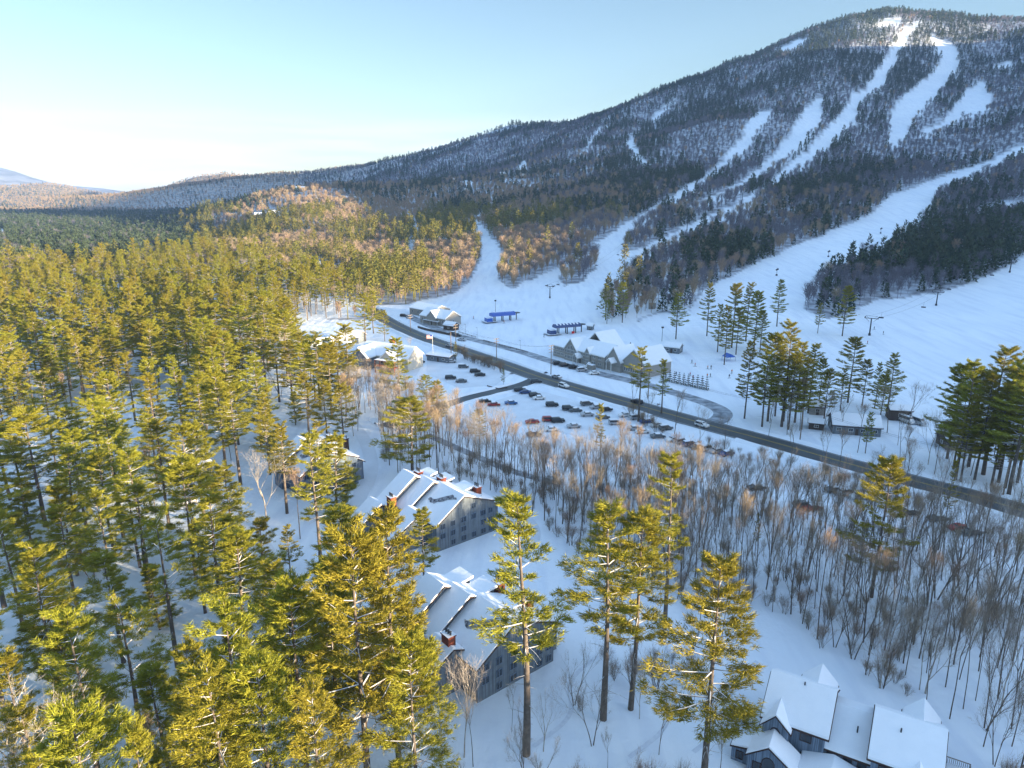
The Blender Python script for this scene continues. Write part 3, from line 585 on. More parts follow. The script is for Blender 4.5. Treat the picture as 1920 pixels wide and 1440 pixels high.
# simple far kinds (one mesh each) for the wooded mountain and hills
def far_conifer(seed, H, R, col, n=130):
    global rng; rng = np.random.default_rng(seed); b = TB(); h = rng.beta(1, 1.35, n); z = H * (.08 + .9 * h); a = rng.uniform(0, 6.28, n); r = R * (1 - h) ** .8 * rng.uniform(.2, 1, n) ** .5
    b.blades(np.stack([r * np.cos(a), r * np.sin(a), z], -1), np.stack([np.cos(a), np.sin(a), rng.uniform(-.5, .6, n) + h], -1) + rng.normal(0, .3, (n, 3)), H * .13, H * .07)
    b.limb([[0, 0, -2], [0, 0, H]], [.15, .03], 3); return b.mesh('far_conifer', col)
def far_pine(seed, H, R, n=150):
    global rng; rng = np.random.default_rng(seed); b = TB(); k = rng.integers(0, 14, n); h = k / 14; z = H * (.3 + .66 * h) + rng.normal(0, .25, n); a0 = rng.uniform(0, 6.28, 14)[k]
    a = a0 + rng.integers(0, 5, n) * 1.257 + rng.normal(0, .25, n); r = R * (1 - h) ** .7 * rng.uniform(.25, 1, n); b.blades(np.stack([r * np.cos(a), r * np.sin(a), z + r * .1], -1), np.stack([np.cos(a), np.sin(a), np.full(n, .35)], -1) + rng.normal(0, .45, (n, 3)), 1.5, .75)
    b.limb([[0, 0, -2], [0, 0, H]], [.3, .05], 4); return b.mesh('far_pine', 'needle_far')
def far_bare(seed, H, R, col, n=60):
    global rng; rng = np.random.default_rng(seed); b = TB(); th = np.sort(rng.uniform(0, 1, n)); a = rng.uniform(0, 6.28, n); z = H * (.3 + .45 * th)
    O = np.stack([.1 * R * np.cos(a), .1 * R * np.sin(a), z], -1); D = np.stack([np.cos(a) * rng.uniform(.2, .8, n), np.sin(a) * rng.uniform(.2, .8, n), np.full(n, 1.)], -1)
    b.blades(O, D, (H - z) * rng.uniform(.6, 1, n), .16); D1 = D / np.linalg.norm(D, axis=1)[:, None]
    for q in (.3, .5): b.blades(O + D1 * ((H - z) * q)[:, None], D1 + rng.normal(0, .5, D.shape), H * .17, .13)
    b.limb([[0, 0, -2], [0, 0, H * .55], [0, 0, H * .9]], [.16, .1, .03], 3); return b.mesh('far_hardwood', col)
M['needle_far'] = mat('needle_far', (.145, .135, .032), .8, .1, trans=.1, island=.45)
M['hardwood_grey'] = mat('hardwood_grey', (.155, .15, .18), .9, .1, island=.35)
M['hardwood_tan'] = mat('hardwood_tan', (.33, .245, .175), .9, .1, island=.3)
M['fir_frosted'] = mat('fir_frosted', (.06, .08, .065), .9, .1, island=.5)
M['fir_far'] = mat('fir_far', (.05, .07, .04), .9, .1, island=.5)
SETS = {
    'summit': [far_conifer(51, 12, 3.0, 'fir_frosted'), far_conifer(52, 10, 2.8, 'fir_frosted'), far_conifer(53, 14, 2.8, 'fir_far'), far_conifer(51, 11, 3.0, 'fir_far')],
    'fir': [far_conifer(54, 14, 2.7, 'fir_far'), far_conifer(55, 17, 3.0, 'fir_far'), far_conifer(56, 12, 2.4, 'needle_dark')],
    'hard': [far_bare(57, 14, 3, 'hardwood_grey'), far_bare(58, 12, 3, 'hardwood_grey'), far_bare(59, 15, 3, 'hardwood_grey')],
    'tan': [far_bare(60, 14, 3, 'hardwood_tan', 90), far_bare(61, 11, 3, 'hardwood_tan', 90)],
    'pine': [far_pine(62, 22, 4.5), far_pine(63, 19, 4.6), far_pine(64, 25, 4.4)],
}
def scatter(name, label, cat, P, meshes, scale=(.75, 1.25), snow_z=0):
    """one `stuff` object: tree meshes instanced on a cloud of ground points by geometry nodes"""
    r = np.random.default_rng(len(P) + len(name)); coll = bpy.data.collections.new(name + '_kinds')
    for k, m in enumerate(meshes):
        ms = m if isinstance(m, tuple) else (m,)
        if len(ms) == 1: coll.objects.link(bpy.data.objects.new('%s_%d' % (name, k), ms[0]))
        else:
            V = []; F = []; fm = []; mats = []; n = 0
            for q in ms:
                v = np.empty(len(q.vertices) * 3); q.vertices.foreach_get('co', v); f = np.empty(len(q.loops), int); q.loops.foreach_get('vertex_index', f)
                mi = np.empty(len(q.polygons), int); q.polygons.foreach_get('material_index', mi); fm.append(mi + len(mats)); mats += list(q.materials); V.append(v.reshape(-1, 3)); F.append(f.reshape(-1, 3) + n); n += len(q.vertices)
            coll.objects.link(bpy.data.objects.new('%s_%d' % (name, k), new_mesh(name, np.concatenate(V), np.concatenate(F), mats, fm=np.concatenate(fm))))
    me = bpy.data.meshes.new(name); me.vertices.add(len(P)); me.vertices.foreach_set('co', np.asarray(P, np.float32).ravel())
    for an, ty, v in (('rot', 'FLOAT', r.uniform(0, 6.283, len(P))), ('scl', 'FLOAT', r.uniform(scale[0], scale[1], len(P))), ('kind_i', 'INT', r.integers(0, len(meshes), len(P)))):
        me.attributes.new(an, ty, 'POINT').data.foreach_set('value', v.astype(np.float32 if ty == 'FLOAT' else np.int32))
    ng = bpy.data.node_groups.new(name, 'GeometryNodeTree'); ng.interface.new_socket('Geometry', in_out='INPUT', socket_type='NodeSocketGeometry'); ng.interface.new_socket('Geometry', in_out='OUTPUT', socket_type='NodeSocketGeometry')
    nn = ng.nodes; gi = nn.new('NodeGroupInput'); go = nn.new('NodeGroupOutput'); ip = nn.new('GeometryNodeInstanceOnPoints'); ci = nn.new('GeometryNodeCollectionInfo')
    ci.inputs['Collection'].default_value = coll; ci.inputs['Separate Children'].default_value = True; ci.inputs['Reset Children'].default_value = True
    def att(n_, ty):
        a = nn.new('GeometryNodeInputNamedAttribute'); a.data_type = ty; a.inputs['Name'].default_value = n_; return a.outputs['Attribute']
    cx = nn.new('ShaderNodeCombineXYZ'); ng.links.new(att('rot', 'FLOAT'), cx.inputs[2]); L = ng.links.new
    L(gi.outputs[0], ip.inputs['Points']); L(ci.outputs[0], ip.inputs['Instance']); ip.inputs['Pick Instance'].default_value = True
    L(att('kind_i', 'INT'), ip.inputs['Instance Index']); L(cx.outputs[0], ip.inputs['Rotation']); L(att('scl', 'FLOAT'), ip.inputs['Scale']); L(ip.outputs[0], go.inputs[0])
    o = link(name, me); md = o.modifiers.new('scatter', 'NODES'); md.node_group = ng
    o['kind'] = 'stuff'; o['label'] = label; o['category'] = cat; return o

def poisson(xs, ys, d, keep=None):
    """thin points to about d apart with a hash grid (d may be an array)"""
    d = np.broadcast_to(d, xs.shape); g = {}; out = []
    cs = float(d.max())
    for i in range(len(xs)):
        cx, cy = int(xs[i] // cs), int(ys[i] // cs); ok = True
        for a in (-1, 0, 1):
            for b in (-1, 0, 1):
                for j in g.get((cx + a, cy + b), ()):
                    if (xs[j] - xs[i]) ** 2 + (ys[j] - ys[i]) ** 2 < d[i] ** 2: ok = False; break
                if not ok: break
            if not ok: break
        if ok: g.setdefault((cx, cy), []).append(i); out.append(i)
    return np.array(out, int)

# buildings keep the trees away (filled from the photo positions)
KEEP = []
def keepout(px, py, r):
    q = at(px, py); KEEP.append((q.x, q.y, r))
for a in [(640, 880, 12), (600, 860, 12), (870, 985, 10), (810, 970, 12), (740, 960, 12), (930, 1040, 9), (880, 1140, 12), (980, 1230, 12), (950, 1290, 8), (1500, 1370, 14), (1640, 1400, 14), (1720, 1430, 10),
          (600, 665, 14), (640, 668, 12), (700, 665, 12), (750, 665, 14), (820, 610, 16), (360, 880, 7), (1600, 800, 9), (1700, 790, 6), (1262, 655, 5), (1225, 575, 4), (1100, 670, 18), (1180, 700, 18), (1690, 785, 5), (1710, 788, 5), (1540, 770, 4), (1525, 800, 4)]: keepout(*a)
def clear_of(x, y):
    ok = np.ones(len(x), bool)
    for kx, ky, r in KEEP: ok &= (x - kx) ** 2 + (y - ky) ** 2 > r * r
    RP = np.array([tuple(p) for p in ROAD[::2] + ACC[::2] + SIDE[::2]])
    d = np.min((x[:, None] - RP[None, :, 0]) ** 2 + (y[:, None] - RP[None, :, 1]) ** 2, 1) if len(x) < 60000 else np.full(len(x), 1e9)
    return ok & (d > 64)

# ---- the mountain, the hills and the valley: forest no one could count
r = np.random.default_rng(99)
def cand(n, r0, r1, a0=-.74, a1=.74):
    a = r.uniform(a0, a1, n); q = np.sqrt(r.uniform(r0 * r0, r1 * r1, n)); x = q * np.sin(a); y = q * np.cos(a); z = height(x, y); px, py, ok = project(np.stack([x, y, z], -1))
    k = (px > -160) & (px < 2080) & (py < 1700) & ok; x, y, z, px, py = x[k], y[k], z[k], px[k], py[k]; return x, y, z, px, py, cover(*jig(px, py, x, y))
PT = {k: [] for k in SETS}
for n, r0, r1, sp_ in ((90000, 330, 1300, 5.0), (110000, 1300, 2600, 6.2), (60000, 2600, 4700, 10.0)):
    x, y, z, px, py, cv = cand(n, r0, r1); k = ((cv == 1) | (cv == 7)) & ((py < 700));
    for kx, ky, kr in KEEP: k &= (x - kx) ** 2 + (y - ky) ** 2 > kr * kr
    x, y, z, px, py, cv = [q[k] for q in (x, y, z, px, py, cv)]
    i = poisson(x, y, sp_); x, y, z, px, py, cv = [q[i] for q in (x, y, z, px, py, cv)]
    u = r.random(len(x)); n1 = vnoise(x, y, 90, 11) * .6 + vnoise(x, y, 32, 12) * .4; elev = np.clip((z - 170) / 180, 0, 1)
    west = np.clip((px - 330 - (py - 430) * .2) / 120, 0, 1) * np.clip((1250 - px) / 300, 0, 1) * np.clip((1750 - y) / 400, 0, 1); west = np.maximum(west, .8 * ((px < 420) & (py > 503))); vly = (px < 400) & (py > 400) & (py < 505)
    pc = np.clip((n1 - .5) * 3.2 + .22 + elev * .75, .03, .97)      # share of conifers
    pc = np.where(cv == 7, .25, pc); pc = np.where((px > 1500) & (py > 395) & (py < 600), np.clip(pc + .25, 0, .85), pc)
    pc = np.where(vly, .8, pc); con = u < pc; w2 = r.random(len(x)) < west  # dark firs crowd the left valley to stand in for its shade
    tan = (~con) & (w2 | (r.random(len(x)) < np.where((py > 360) & (px > 1100) & (px < 1700) & (n1 > .4), .5, .06)))  # extra tan trees stand in for sunlit patches on the middle slopes
    far_l = (y > 2500) & (px < 560); con = np.where(far_l, u < pc * .35, con); tan = np.where(far_l, ~con, tan); pin = con & w2 & (py > 400); P = np.stack([x, y, z - .3], -1)
    PT['pine'].append(P[pin]); PT['summit'].append(P[con & ~pin & (z > 230)]); PT['fir'].append(P[con & ~pin & (z <= 230)]); PT['tan'].append(P[tan]); PT['hard'].append(P[~con & ~tan])
for k, lab in (('summit', 'frosted dark firs covering the upper mountain'), ('fir', 'dark fir trees spread among the bare woods on the mountainside'), ('hard', 'grey leafless hardwood forest covering the mountainside'),
               ('tan', 'tan leafless hardwoods on the lower hills'), ('pine', 'yellow green pines on the low hill across the valley')):
    q = np.concatenate(PT[k]); print(k, len(q)); scatter('%s_forest' % {'summit': 'upper_fir', 'fir': 'fir', 'hard': 'grey_hardwood', 'tan': 'tan_hardwood', 'pine': 'hill_pine'}[k], lab, 'forest', q, SETS[k], scale=(.9, 1.5) if k == 'summit' else (.7, 1.3))

# ---- trees one can tell apart
def tree(kind, H0, base, H, rz, label, group=None, name='pine_tree', wide=1.0):
    s = H / H0; o = bpy.data.objects.new(name, None); C.objects.link(o); o.location = base; o.rotation_euler = (0, 0, rz); o.scale = (s * wide, s * wide, s)
    o['label'] = label; o['category'] = 'tree'
    if group: o['group'] = group
    for me in kind: link(me.name.split('.')[0], me, o)
    return o
def top_height(px, py, ptop):
    q = at(px, py); d = ray(px, ptop); return CAM_H + q.y * d[2] / d[1] - q.z
GP = 'white pines'
HAND = [  # base px, base py, top py, kind, width, label
    (987, 1415, 928, 2, .95, 'tall open-crowned pine standing right of the chimneyed condominium, snow on its limbs'),
    (1318, 1470, 1040, 1, .95, 'large dark-trunked pine with a bright yellow top, left of the bottom right townhouse'),
    (1132, 1350, 945, 4, 1.05, 'left one of the two close tall pines behind the lower clearing'),
    (1183, 1330, 965, 5, .9, 'right one of the two close tall pines behind the lower clearing'),
    (1246, 1180, 845, 2, .8, 'slender ragged pine rising out of the bare woods above the lower clearing'),
    (1635, 1120, 853, 3, .8, 'bright yellow-green pine standing alone by the road among bare trees'),
    (1622, 850, 772, 1, .7, 'small sunlit pine in front of the grey hut'),
    (603, 1085, 815, 2, .95, 'tall pine standing in front of the upper left condominium'),
    (775, 895, 742, 3, 1.35, 'broad full pine standing alone behind the middle condominium'),
    (690, 1500, 985, 3, .8, 'tall bright pine at the bottom centre, left of the lower condominium'),
    (748, 1450, 950, 1, .72, 'tallest sunlit pine between the two nearer condominiums'),
    (640, 1420, 1050, 1, .75, 'slim pine in the bottom centre clump of sunlit pines'),
    (575, 1460, 1080, 3, .8, 'dark-sided pine left of the bottom centre clump'),
    (470, 1520, 1120, 0, 1.0, 'full sunlit pine at the bottom left beside the snowy lane'),
    (440, 1640, 1250, 1, 1.0, 'wide pine whose lower crown fills the bottom edge'),
    (222, 1800, 1325, 3, .8, 'pine top poking up at the bottom left edge'), (322, 1800, 1352, 6, .6, 'thin pine top poking up beside another at the bottom edge'),
    (795, 1085, 952, 3, .9, 'dark rounded pine in front of the middle condominium wall'), (545, 1080, 985, 1, .9, 'small pine on the snowy lane between two condominiums'),
    (900, 830, 765, 3, 1.0, 'small rounded pine at the near side of the parking lot'), (1125, 885, 755, 2, .55, 'thin ragged pine rising over the parking lot'),
    (1267, 636, 550, 1, .95, 'dark spreading pine behind the small grey shed on the slope'), (1325, 630, 530, 0, .75, 'first tall pine on the knoll right of the shed'),
    (1372, 652, 530, 2, .8, 'tall pine in the middle of the knoll on the ski slope'), (1358, 684, 575, 4, .7, 'lower sunlit pine at the front of the knoll'),
    (1398, 640, 530, 6, .8, 'pine on the knoll with a pale split top'), (1414, 655, 545, 5, .8, 'darker pine beside the split-topped one on the knoll'), (1456, 612, 524, 4, .85, 'rightmost sunlit pine on the knoll'),
    (1579, 630, 535, 5, .8, 'lone golden-topped pine at the foot of the brushy strip'), (1533, 625, 568, 4, .7, 'short pine left of the golden-topped one'), (1167, 605, 528, 5, .8, 'small golden-topped pine beside the lift on the slope'),
    (1138, 607, 562, 3, .8, 'short dark pine beside the lift terminal'),
    (1396, 785, 640, 6, .7, 'leftmost narrow dark pine of the clump beside the loop road'), (1440, 790, 622, 5, .85, 'front left pine of the clump beside the loop road'), (1466, 800, 603, 0, .85, 'tallest golden pine in the clump beside the loop road'),
    (1490, 792, 640, 1, .85, 'full pine in the middle of the clump beside the loop road'), (1515, 775, 645, 4, .85, 'right pine of the clump beside the loop road'), (1534, 770, 670, 2, .7, 'outer right pine of the clump beside the loop road'), (1453, 780, 650, 6, .8, 'inner dark pine of the clump beside the loop road'),
    (1590, 755, 630, 2, .95, 'layered golden pine behind the grey hut'), (1617, 760, 672, 5, .8, 'darker pine right of the layered golden one'), (1663, 775, 663, 0, .9, 'dark wide pine above the parked vans'), (1640, 765, 680, 6, .7, 'slim pine left of the dark wide pine by the vans'),
    (1197, 790, 650, 4, .95, 'black wind-torn pine standing beside the main road'), (1240, 775, 672, 6, .95, 'leaning thin pine beside the wind-torn one at the road'),
    (1776, 860, 680, 5, .9, 'leftmost pine of the big clump at the right edge'), (1792, 900, 672, 0, .8, 'pine with a long pale trunk in the right edge clump'), (1815, 875, 690, 3, 1.1, 'golden rounded pine in the middle of the right edge clump'),
    (1842, 890, 650, 1, 1.0, 'tall pine behind the golden one in the right edge clump'), (1872, 905, 690, 4, .9, 'pine in the right part of the right edge clump'), (1892, 930, 655, 0, .9, 'tall pine nearest the right edge of the photo'), (1925, 940, 650, 2, 1.0, 'pine cut by the right edge of the photo'),
    (1768, 1000, 860, 6, .5, 'small thin spruce-like pine below the main road'), (1470, 790, 700, 4, .7, 'short pine at the foot of the clump beside the loop road'),
    (40, 815, 668, 4, .9, 'left pine with bare lower trunk above the snowy opening'), (48, 818, 690, 6, .8, 'right pine with bare lower trunk above the snowy opening'), (8, 808, 690, 5, .8, 'pine at the left edge above the snowy opening'),
    (700, 625, 545, 1, .9, 'pine at the left end of the main road'), (722, 640, 580, 3, .9, 'pine beside the inn at the head of the main road'), (686, 640, 548, 5, .8, 'tall pine behind the inn'),
    (855, 680, 640, 6, .45, 'narrow evergreen beside the road across from the base lodge'), (944, 722, 690, 3, .55, 'small snowy evergreen at the corner of the parking lot'),
    (1415, 1040, 960, 6, .5, 'tiny evergreen hidden among the bare trees')]
rr = random.Random(5); HP = []
HAND += [(520, 1600, 1230, 3, .9, 'bushy pine cut by the bottom edge, below the small lane pine'), (612, 1640, 1290, 1, .8, 'low bright pine at the bottom edge left of the centre clump'), (782, 1540, 1190, 3, .8, 'short full pine at the bottom edge right of the centre clump'), (395, 1560, 1200, 1, .8, 'pine at the bottom left standing in shade beside the lane')]
HAND += [(a, b_, c, k, .8, None) for a, b_, c, k in ((1428, 800, 655, 1), (1478, 805, 660, 3), (1502, 805, 672, 1), (1545, 785, 690, 3), (1575, 770, 690, 1), (1650, 790, 700, 3), (1788, 880, 720, 3), (1828, 900, 700, 1), (1858, 910, 720, 3), (1885, 915, 700, 1), (1908, 905, 690, 3), (1380, 665, 575, 3), (1345, 660, 570, 1), (1425, 660, 580, 3), (1800, 905, 740, 1), (1870, 880, 670, 1))]
for bx, by, ty, kd, wd, lab in HAND:
    q = at(bx, by); H = top_height(bx, by, ty); HP.append((q.x, q.y)); g_ = GP
    if q.y > 185 and not (1180 < bx < 1250): kd = {0: 1, 2: 3, 4: 1, 5: 3, 6: 1}.get(kd, kd)
    if lab is None: w_ = 'beside the loop road' if bx < 1700 and by > 690 else 'on the knoll' if by < 690 else 'at the right edge'; lab = 'dark pine inside the clump ' + w_; g_ = 'inner pines of the clump ' + w_
    tree(PINE[kd], PINE_H[kd], q - Vector((0, 0, .2)), H, rr.uniform(0, 6.28), lab, g_, wide=wd * (1.3 if q.y > 185 else 1.28))
print('hand pines', len(HAND))
HPa = np.array(HP)
# dense pines on the left: the nearest ones as trees, the rest of the wood as one mass
x, y, z, px, py, cv = cand(60000, 75, 900, -.95, .3)
k = (cv == 2) & (px > -120) & (py < 2100) & clear_of(x, y); x, y, z, px, py = [q[k] for q in (x, y, z, px, py)]
k = np.min((x[:, None] - HPa[None, :, 0]) ** 2 + (y[:, None] - HPa[None, :, 1]) ** 2, 1) > 26; x, y, z, px, py = [q[k] for q in (x, y, z, px, py)]
thin = vnoise(x, y, 45, 21); dd = np.where(thin < .36, 11, np.where(y < 190, 7.4, 6.6)); i = poisson(x, y, dd); x, y, z, px, py = [q[i] for q in (x, y, z, px, py)]
o = np.argsort(np.hypot(x, y)); x, y, z, px, py = [q[o] for q in (x, y, z, px, py)]
isP = r.random(len(x)) < np.where((py < 560), .5, np.where((px > 520) & (py < 900), .62, .86))
ip = np.where(isP)[0]; ih = np.where(~isP)[0]; NP = 236; print('left pines', len(ip), 'hard', len(ih))
for n, i in enumerate(ip[:NP]):
    kd = rr.randrange(9); H = rr.uniform(16, 30) if kd != 7 else rr.uniform(10, 20); far_ = y[i] > 190
    side = 'at the left edge of the photo' if px[i] < 150 else 'left of the snowy lane' if px[i] < 420 else 'between the snowy lane and the condominiums'
    if y[i] > 300: side = 'far back on the left, before the valley'
    elif far_: side = 'behind the left snowy opening' if px[i] < 420 else 'below the inns'
    elif py[i] > 1440: side += ', rooted below the frame'
    reg = '%s pine %s' % ('tall' if H > 26 else 'short' if H < 21 else 'medium', side)
    tree(PINE[kd], PINE_H[kd], (x[i], y[i], z[i] - .2), H, rr.uniform(0, 6.28), reg, reg.replace('pine', 'pines', 1), wide=rr.uniform(1.15, 1.6))
scatter('distant_pine_wood', 'mass of sunlit pines filling the valley floor on the left', 'forest', np.stack([x, y, z - .2], -1)[ip[NP:]], [PINE[0], PINE[1], PINE[3], PINE[5], PINE[6], PINE[8]], scale=(.72, 1.15))
scatter('valley_hardwoods', 'bare tan hardwoods scattered through the left valley pines', 'forest', np.stack([x, y, z - .2], -1)[ih], [BARE[2], BARE[3], BARE[4], PALE[0]], scale=(.7, 1.05))

# bare riverside woods
x, y, z, px, py, cv = cand(90000, 70, 420, -.5, .8)
k = np.isin(cv, (3, 4, 5, 6)) & (px > -50) & (px < 2050) & (py < 1650) & clear_of(x, y); x, y, z, px, py, cv = [q[k] for q in (x, y, z, px, py, cv)]
i = poisson(x, y, np.where(cv == 3, 2.95, np.where(cv == 6, 5.6, 6.0))); x, y, z, px, py, cv = [q[i] for q in (x, y, z, px, py, cv)]
u = r.random(len(x)); k = (cv == 3) | (u < np.where(cv == 6, .7, .6)); x, y, z, px, py, cv = [q[k] for q in (x, y, z, px, py, cv)]
o = np.argsort(np.hypot(x, y)); x, y, z, px, py, cv = [q[o] for q in (x, y, z, px, py, cv)]
BIGB = [(1868, 1150, 960, 0, 'big pale spreading hardwood at the right edge, white in the sun', 1.3), (1650, 1290, 1090, 1, 'pale forked trunk rising above the townhouse', .9), (500, 975, 840, 0, 'pale snowy spreading tree in front of the upper left condominium', 1.3),
        (1735, 1300, 1110, 1, 'sunlit leaning pale trunk in the riverside wood', .8), (85, 1560, 1290, 0, 'snow-laden bare tree in the bottom left corner', 1.5), (870, 1420, 1230, 0, 'bare pale tree below the brick chimney', .9),
        (1220, 990, 830, 1, 'pale bare tree at the near edge of the parking lot', .9), (610, 700, 650, 0, 'bare spreading tree in the yard of the long inn building', 1.1), (1290, 1080, 930, 1, 'pale bare tree in the middle of the riverside wood', .8), (770, 660, 630, 0, 'reddish bare tree beside the red balcony', 1.3)]
for bx, by, ty, kd, lab, wd in BIGB:
    q = at(bx, by); tree(PALE[kd], (17, 19)[kd], q - Vector((0, 0, .2)), top_height(bx, by, ty), rr.uniform(0, 6.28), lab, name='bare_tree', wide=wd)
NB = 289; print('bare', len(x))
for i in range(min(NB, len(x))):
    kd = rr.randrange(6); H = rr.uniform(13, 21) if cv[i] != 6 else rr.uniform(8, 15)
    reg = {3: 'thin leafless tree in the riverside wood right of the condominiums', 4: 'leafless roadside tree on the near bank of the main road', 5: 'leafless tree in the right-hand wood beyond the main road', 6: 'leafless tree in the snowy clearing below the tall pines'}[int(cv[i])]
    if cv[i] == 3: reg = 'thin leafless tree in the riverside wood, ' + ('right of the middle condominium' if px[i] < 1050 else 'below the parking lot' if px[i] < 1350 else 'above the townhouse' if px[i] < 1650 else 'towards the right edge') + (', near side' if y[i] < 125 else ', far side' if y[i] > 165 else '')
    if rr.random() < .07: tree(PALE[kd % 2], (17, 19)[kd % 2], (x[i], y[i], z[i]), H, rr.uniform(0, 6.28), reg.replace('leafless', 'pale leafless'), 'pale ' + reg.split(' ', 1)[1], 'bare_tree', .8)
    else: tree(BARE[kd], BARE_H[kd], (x[i], y[i], z[i]), H, rr.uniform(0, 6.28), reg, reg.replace('tree', 'trees', 1), 'bare_tree', rr.uniform(.7, 1.0))
rest = np.stack([x, y, z], -1)[NB:]
if len(rest): scatter('distant_riverside_wood', 'leafless trees thinning out beside the parking lot and along the road', 'woodland', rest, [BARE[0], BARE[1], BARE[2], BARE[3], PALE[0]], scale=(.65, 1.05))
# orange-brown thickets
bx_, by_, bz_, bqx, bqy, bcv = cand(60000, 75, 400, -.5, .8); k = (((bcv == 3) & (vnoise(bx_, by_, 14, 31) > .6)) | ((bcv == 6) & (vnoise(bx_, by_, 9, 32) > .66)) | ((bcv == 4) & (vnoise(bx_, by_, 9, 33) > .6))) & clear_of(bx_, by_)
bx_, by_, bz_ = bx_[k], by_[k], bz_[k]; i = poisson(bx_, by_, 2.9); print('bush', len(i))
scatter('undergrowth_thicket', 'brown leafless brush under the riverside trees', 'brush', np.stack([bx_, by_, bz_], -1)[i], BUSH, scale=(.5, 1.3))
LN = [(860, 655, 2), (900, 668, 2), (935, 690, 3)]
q = np.array([tuple(at(a, b_)) for a, b_ in [(865 + rr.uniform(-8, 70), 0) for _ in range(0)]] or [(0, 0, -50)])
lx = r.uniform(0, 1, 34); hq = hit(858 + lx * 85, 667 + lx * 30 + r.uniform(-4, 4, 34)); scatter('roadside_brush', 'orange sunlit brush on the bank between the road and the parking lot', 'brush', hq, BUSH, scale=(.7, 1.2))

# ---------------------------------------------------------------- buildings
def gable(wb, rb, x0, x1, y0, y1, zL, zR, xr, zp, z0=-.6, ridge='y', oh=.55, wall='grey_wall', edge='brown', top='roof_snow', th=.22, sn=.34):
    """gabled block: ridge runs along local y (or x) ; slopes from the ridge at xr/zp down to eaves zL, zR"""
    sw = (lambda p: p) if ridge == 'y' else (lambda p: (p[1], p[0], p[2]))
    if wb is not None:
        wb.prism([sw((x0, y0, z0)), sw((x1, y0, z0)), sw((x1, y0, zR)), sw((xr, y0, zp)), sw((x0, y0, zL))], sw((0, y1 - y0, 0)), wall)
    for xa, za, s in ((x0, zL, -1), (x1, zR, 1)):
        if abs(xa - xr) < .05: continue
        k = (za - zp) / (xa - xr); xe = xa + s * oh; ze = za + k * s * oh
        rb.prism([sw((xr, y0 - oh, zp + .02)), sw((xe, y0 - oh, ze + .02)), sw((xe, y0 - oh, ze + th)), sw((xr, y0 - oh, zp + th))], sw((0, y1 - y0 + 2 * oh, 0)), edge)
        q = oh - .1; xe2 = xa + s * (oh - .08); ze2 = za + k * s * (oh - .08)
        rb.prism([sw((xr, y0 - q, zp + th)), sw((xe2, y0 - q, ze2 + th)), sw((xe2 - s * .12, y0 - q, ze2 + th + sn * .8 - k * s * .12)), sw((xr, y0 - q, zp + th + sn))], sw((0, y1 - y0 + 2 * q, 0)), top)
def soft(o):
    m = o.modifiers.new('rounded_snow', 'BEVEL'); m.width = .13; m.segments = 2; m.limit_method = 'ANGLE'; m.angle_limit = R_(25); return o
_WIN = {}
def window(parent, x, y, z, w=1.1, h=1.3, rz=0, arch=False, frame='white'):
    """window with its frame, set on a wall whose outward side is local -y turned by rz"""
    key = (round(w, 2), round(h, 2), arch, frame)
    if key not in _WIN:
        g = MB(); f = MB(); n = 8
        if arch:
            P = [(-w / 2, -.05, 0), (w / 2, -.05, 0)] + [(w / 2 * math.cos(t), -.05, h * .55 + h * .45 * math.sin(t)) for t in [math.pi * k / n for k in range(n + 1)]]
            g.prism(P, (0, .04, 0), 'glass')
            for a, c in zip(P, P[1:] + P[:1]): f.tube(a, c, .06, .06, frame, 4)
        else:
            g.box(-w / 2, w / 2, -.05, -.01, 0, h, 'glass'); t_ = .09
            f.box(-w / 2 - t_, w / 2 + t_, -.1, -.005, -t_, 0, frame); f.box(-w / 2 - t_, w / 2 + t_, -.1, -.005, h, h + t_, frame)
            f.box(-w / 2 - t_, -w / 2, -.1, -.005, 0, h, frame); f.box(w / 2, w / 2 + t_, -.1, -.005, 0, h, frame); f.box(-.03, .03, -.08, -.052, 0, h, frame)
        _WIN[key] = (g.mesh('window'), f.mesh('frame'))
    o = link('window', _WIN[key][0], parent, (x, y, z), rz); link('frame', _WIN[key][1], o); return o
def chimney(parent, x, y, z0, z1, w=1.3, d=1.9, m='brick', pots=3):
    b = MB(); b.box(x - w / 2, x + w / 2, y - d / 2, y + d / 2, z0, z1, m); b.box(x - w / 2 - .12, x + w / 2 + .12, y - d / 2 - .12, y + d / 2 + .12, z1, z1 + .22, m, 'roof_snow'); o = b.build('chimney', parent)
    if pots:
        for k in range(pots):
            p = MB(); yy = y - d * .3 + d * .6 * k / max(1, pots - 1); p.tube((x, yy, z1 + .2), (x, yy, z1 + .75), .16, .16, 'dark_metal', 6).tube((x, yy, z1 + .8), (x, yy, z1 + .95), .26, .1, 'dark_metal', 6); p.build('flue_cap', o)
def roof_vent(parent, x, y, z):
    b = MB(); b.tube((x, y, z - .3), (x, y, z + .7), .1, .1, 'dark_metal', 6); b.build('vent_pipe', parent)

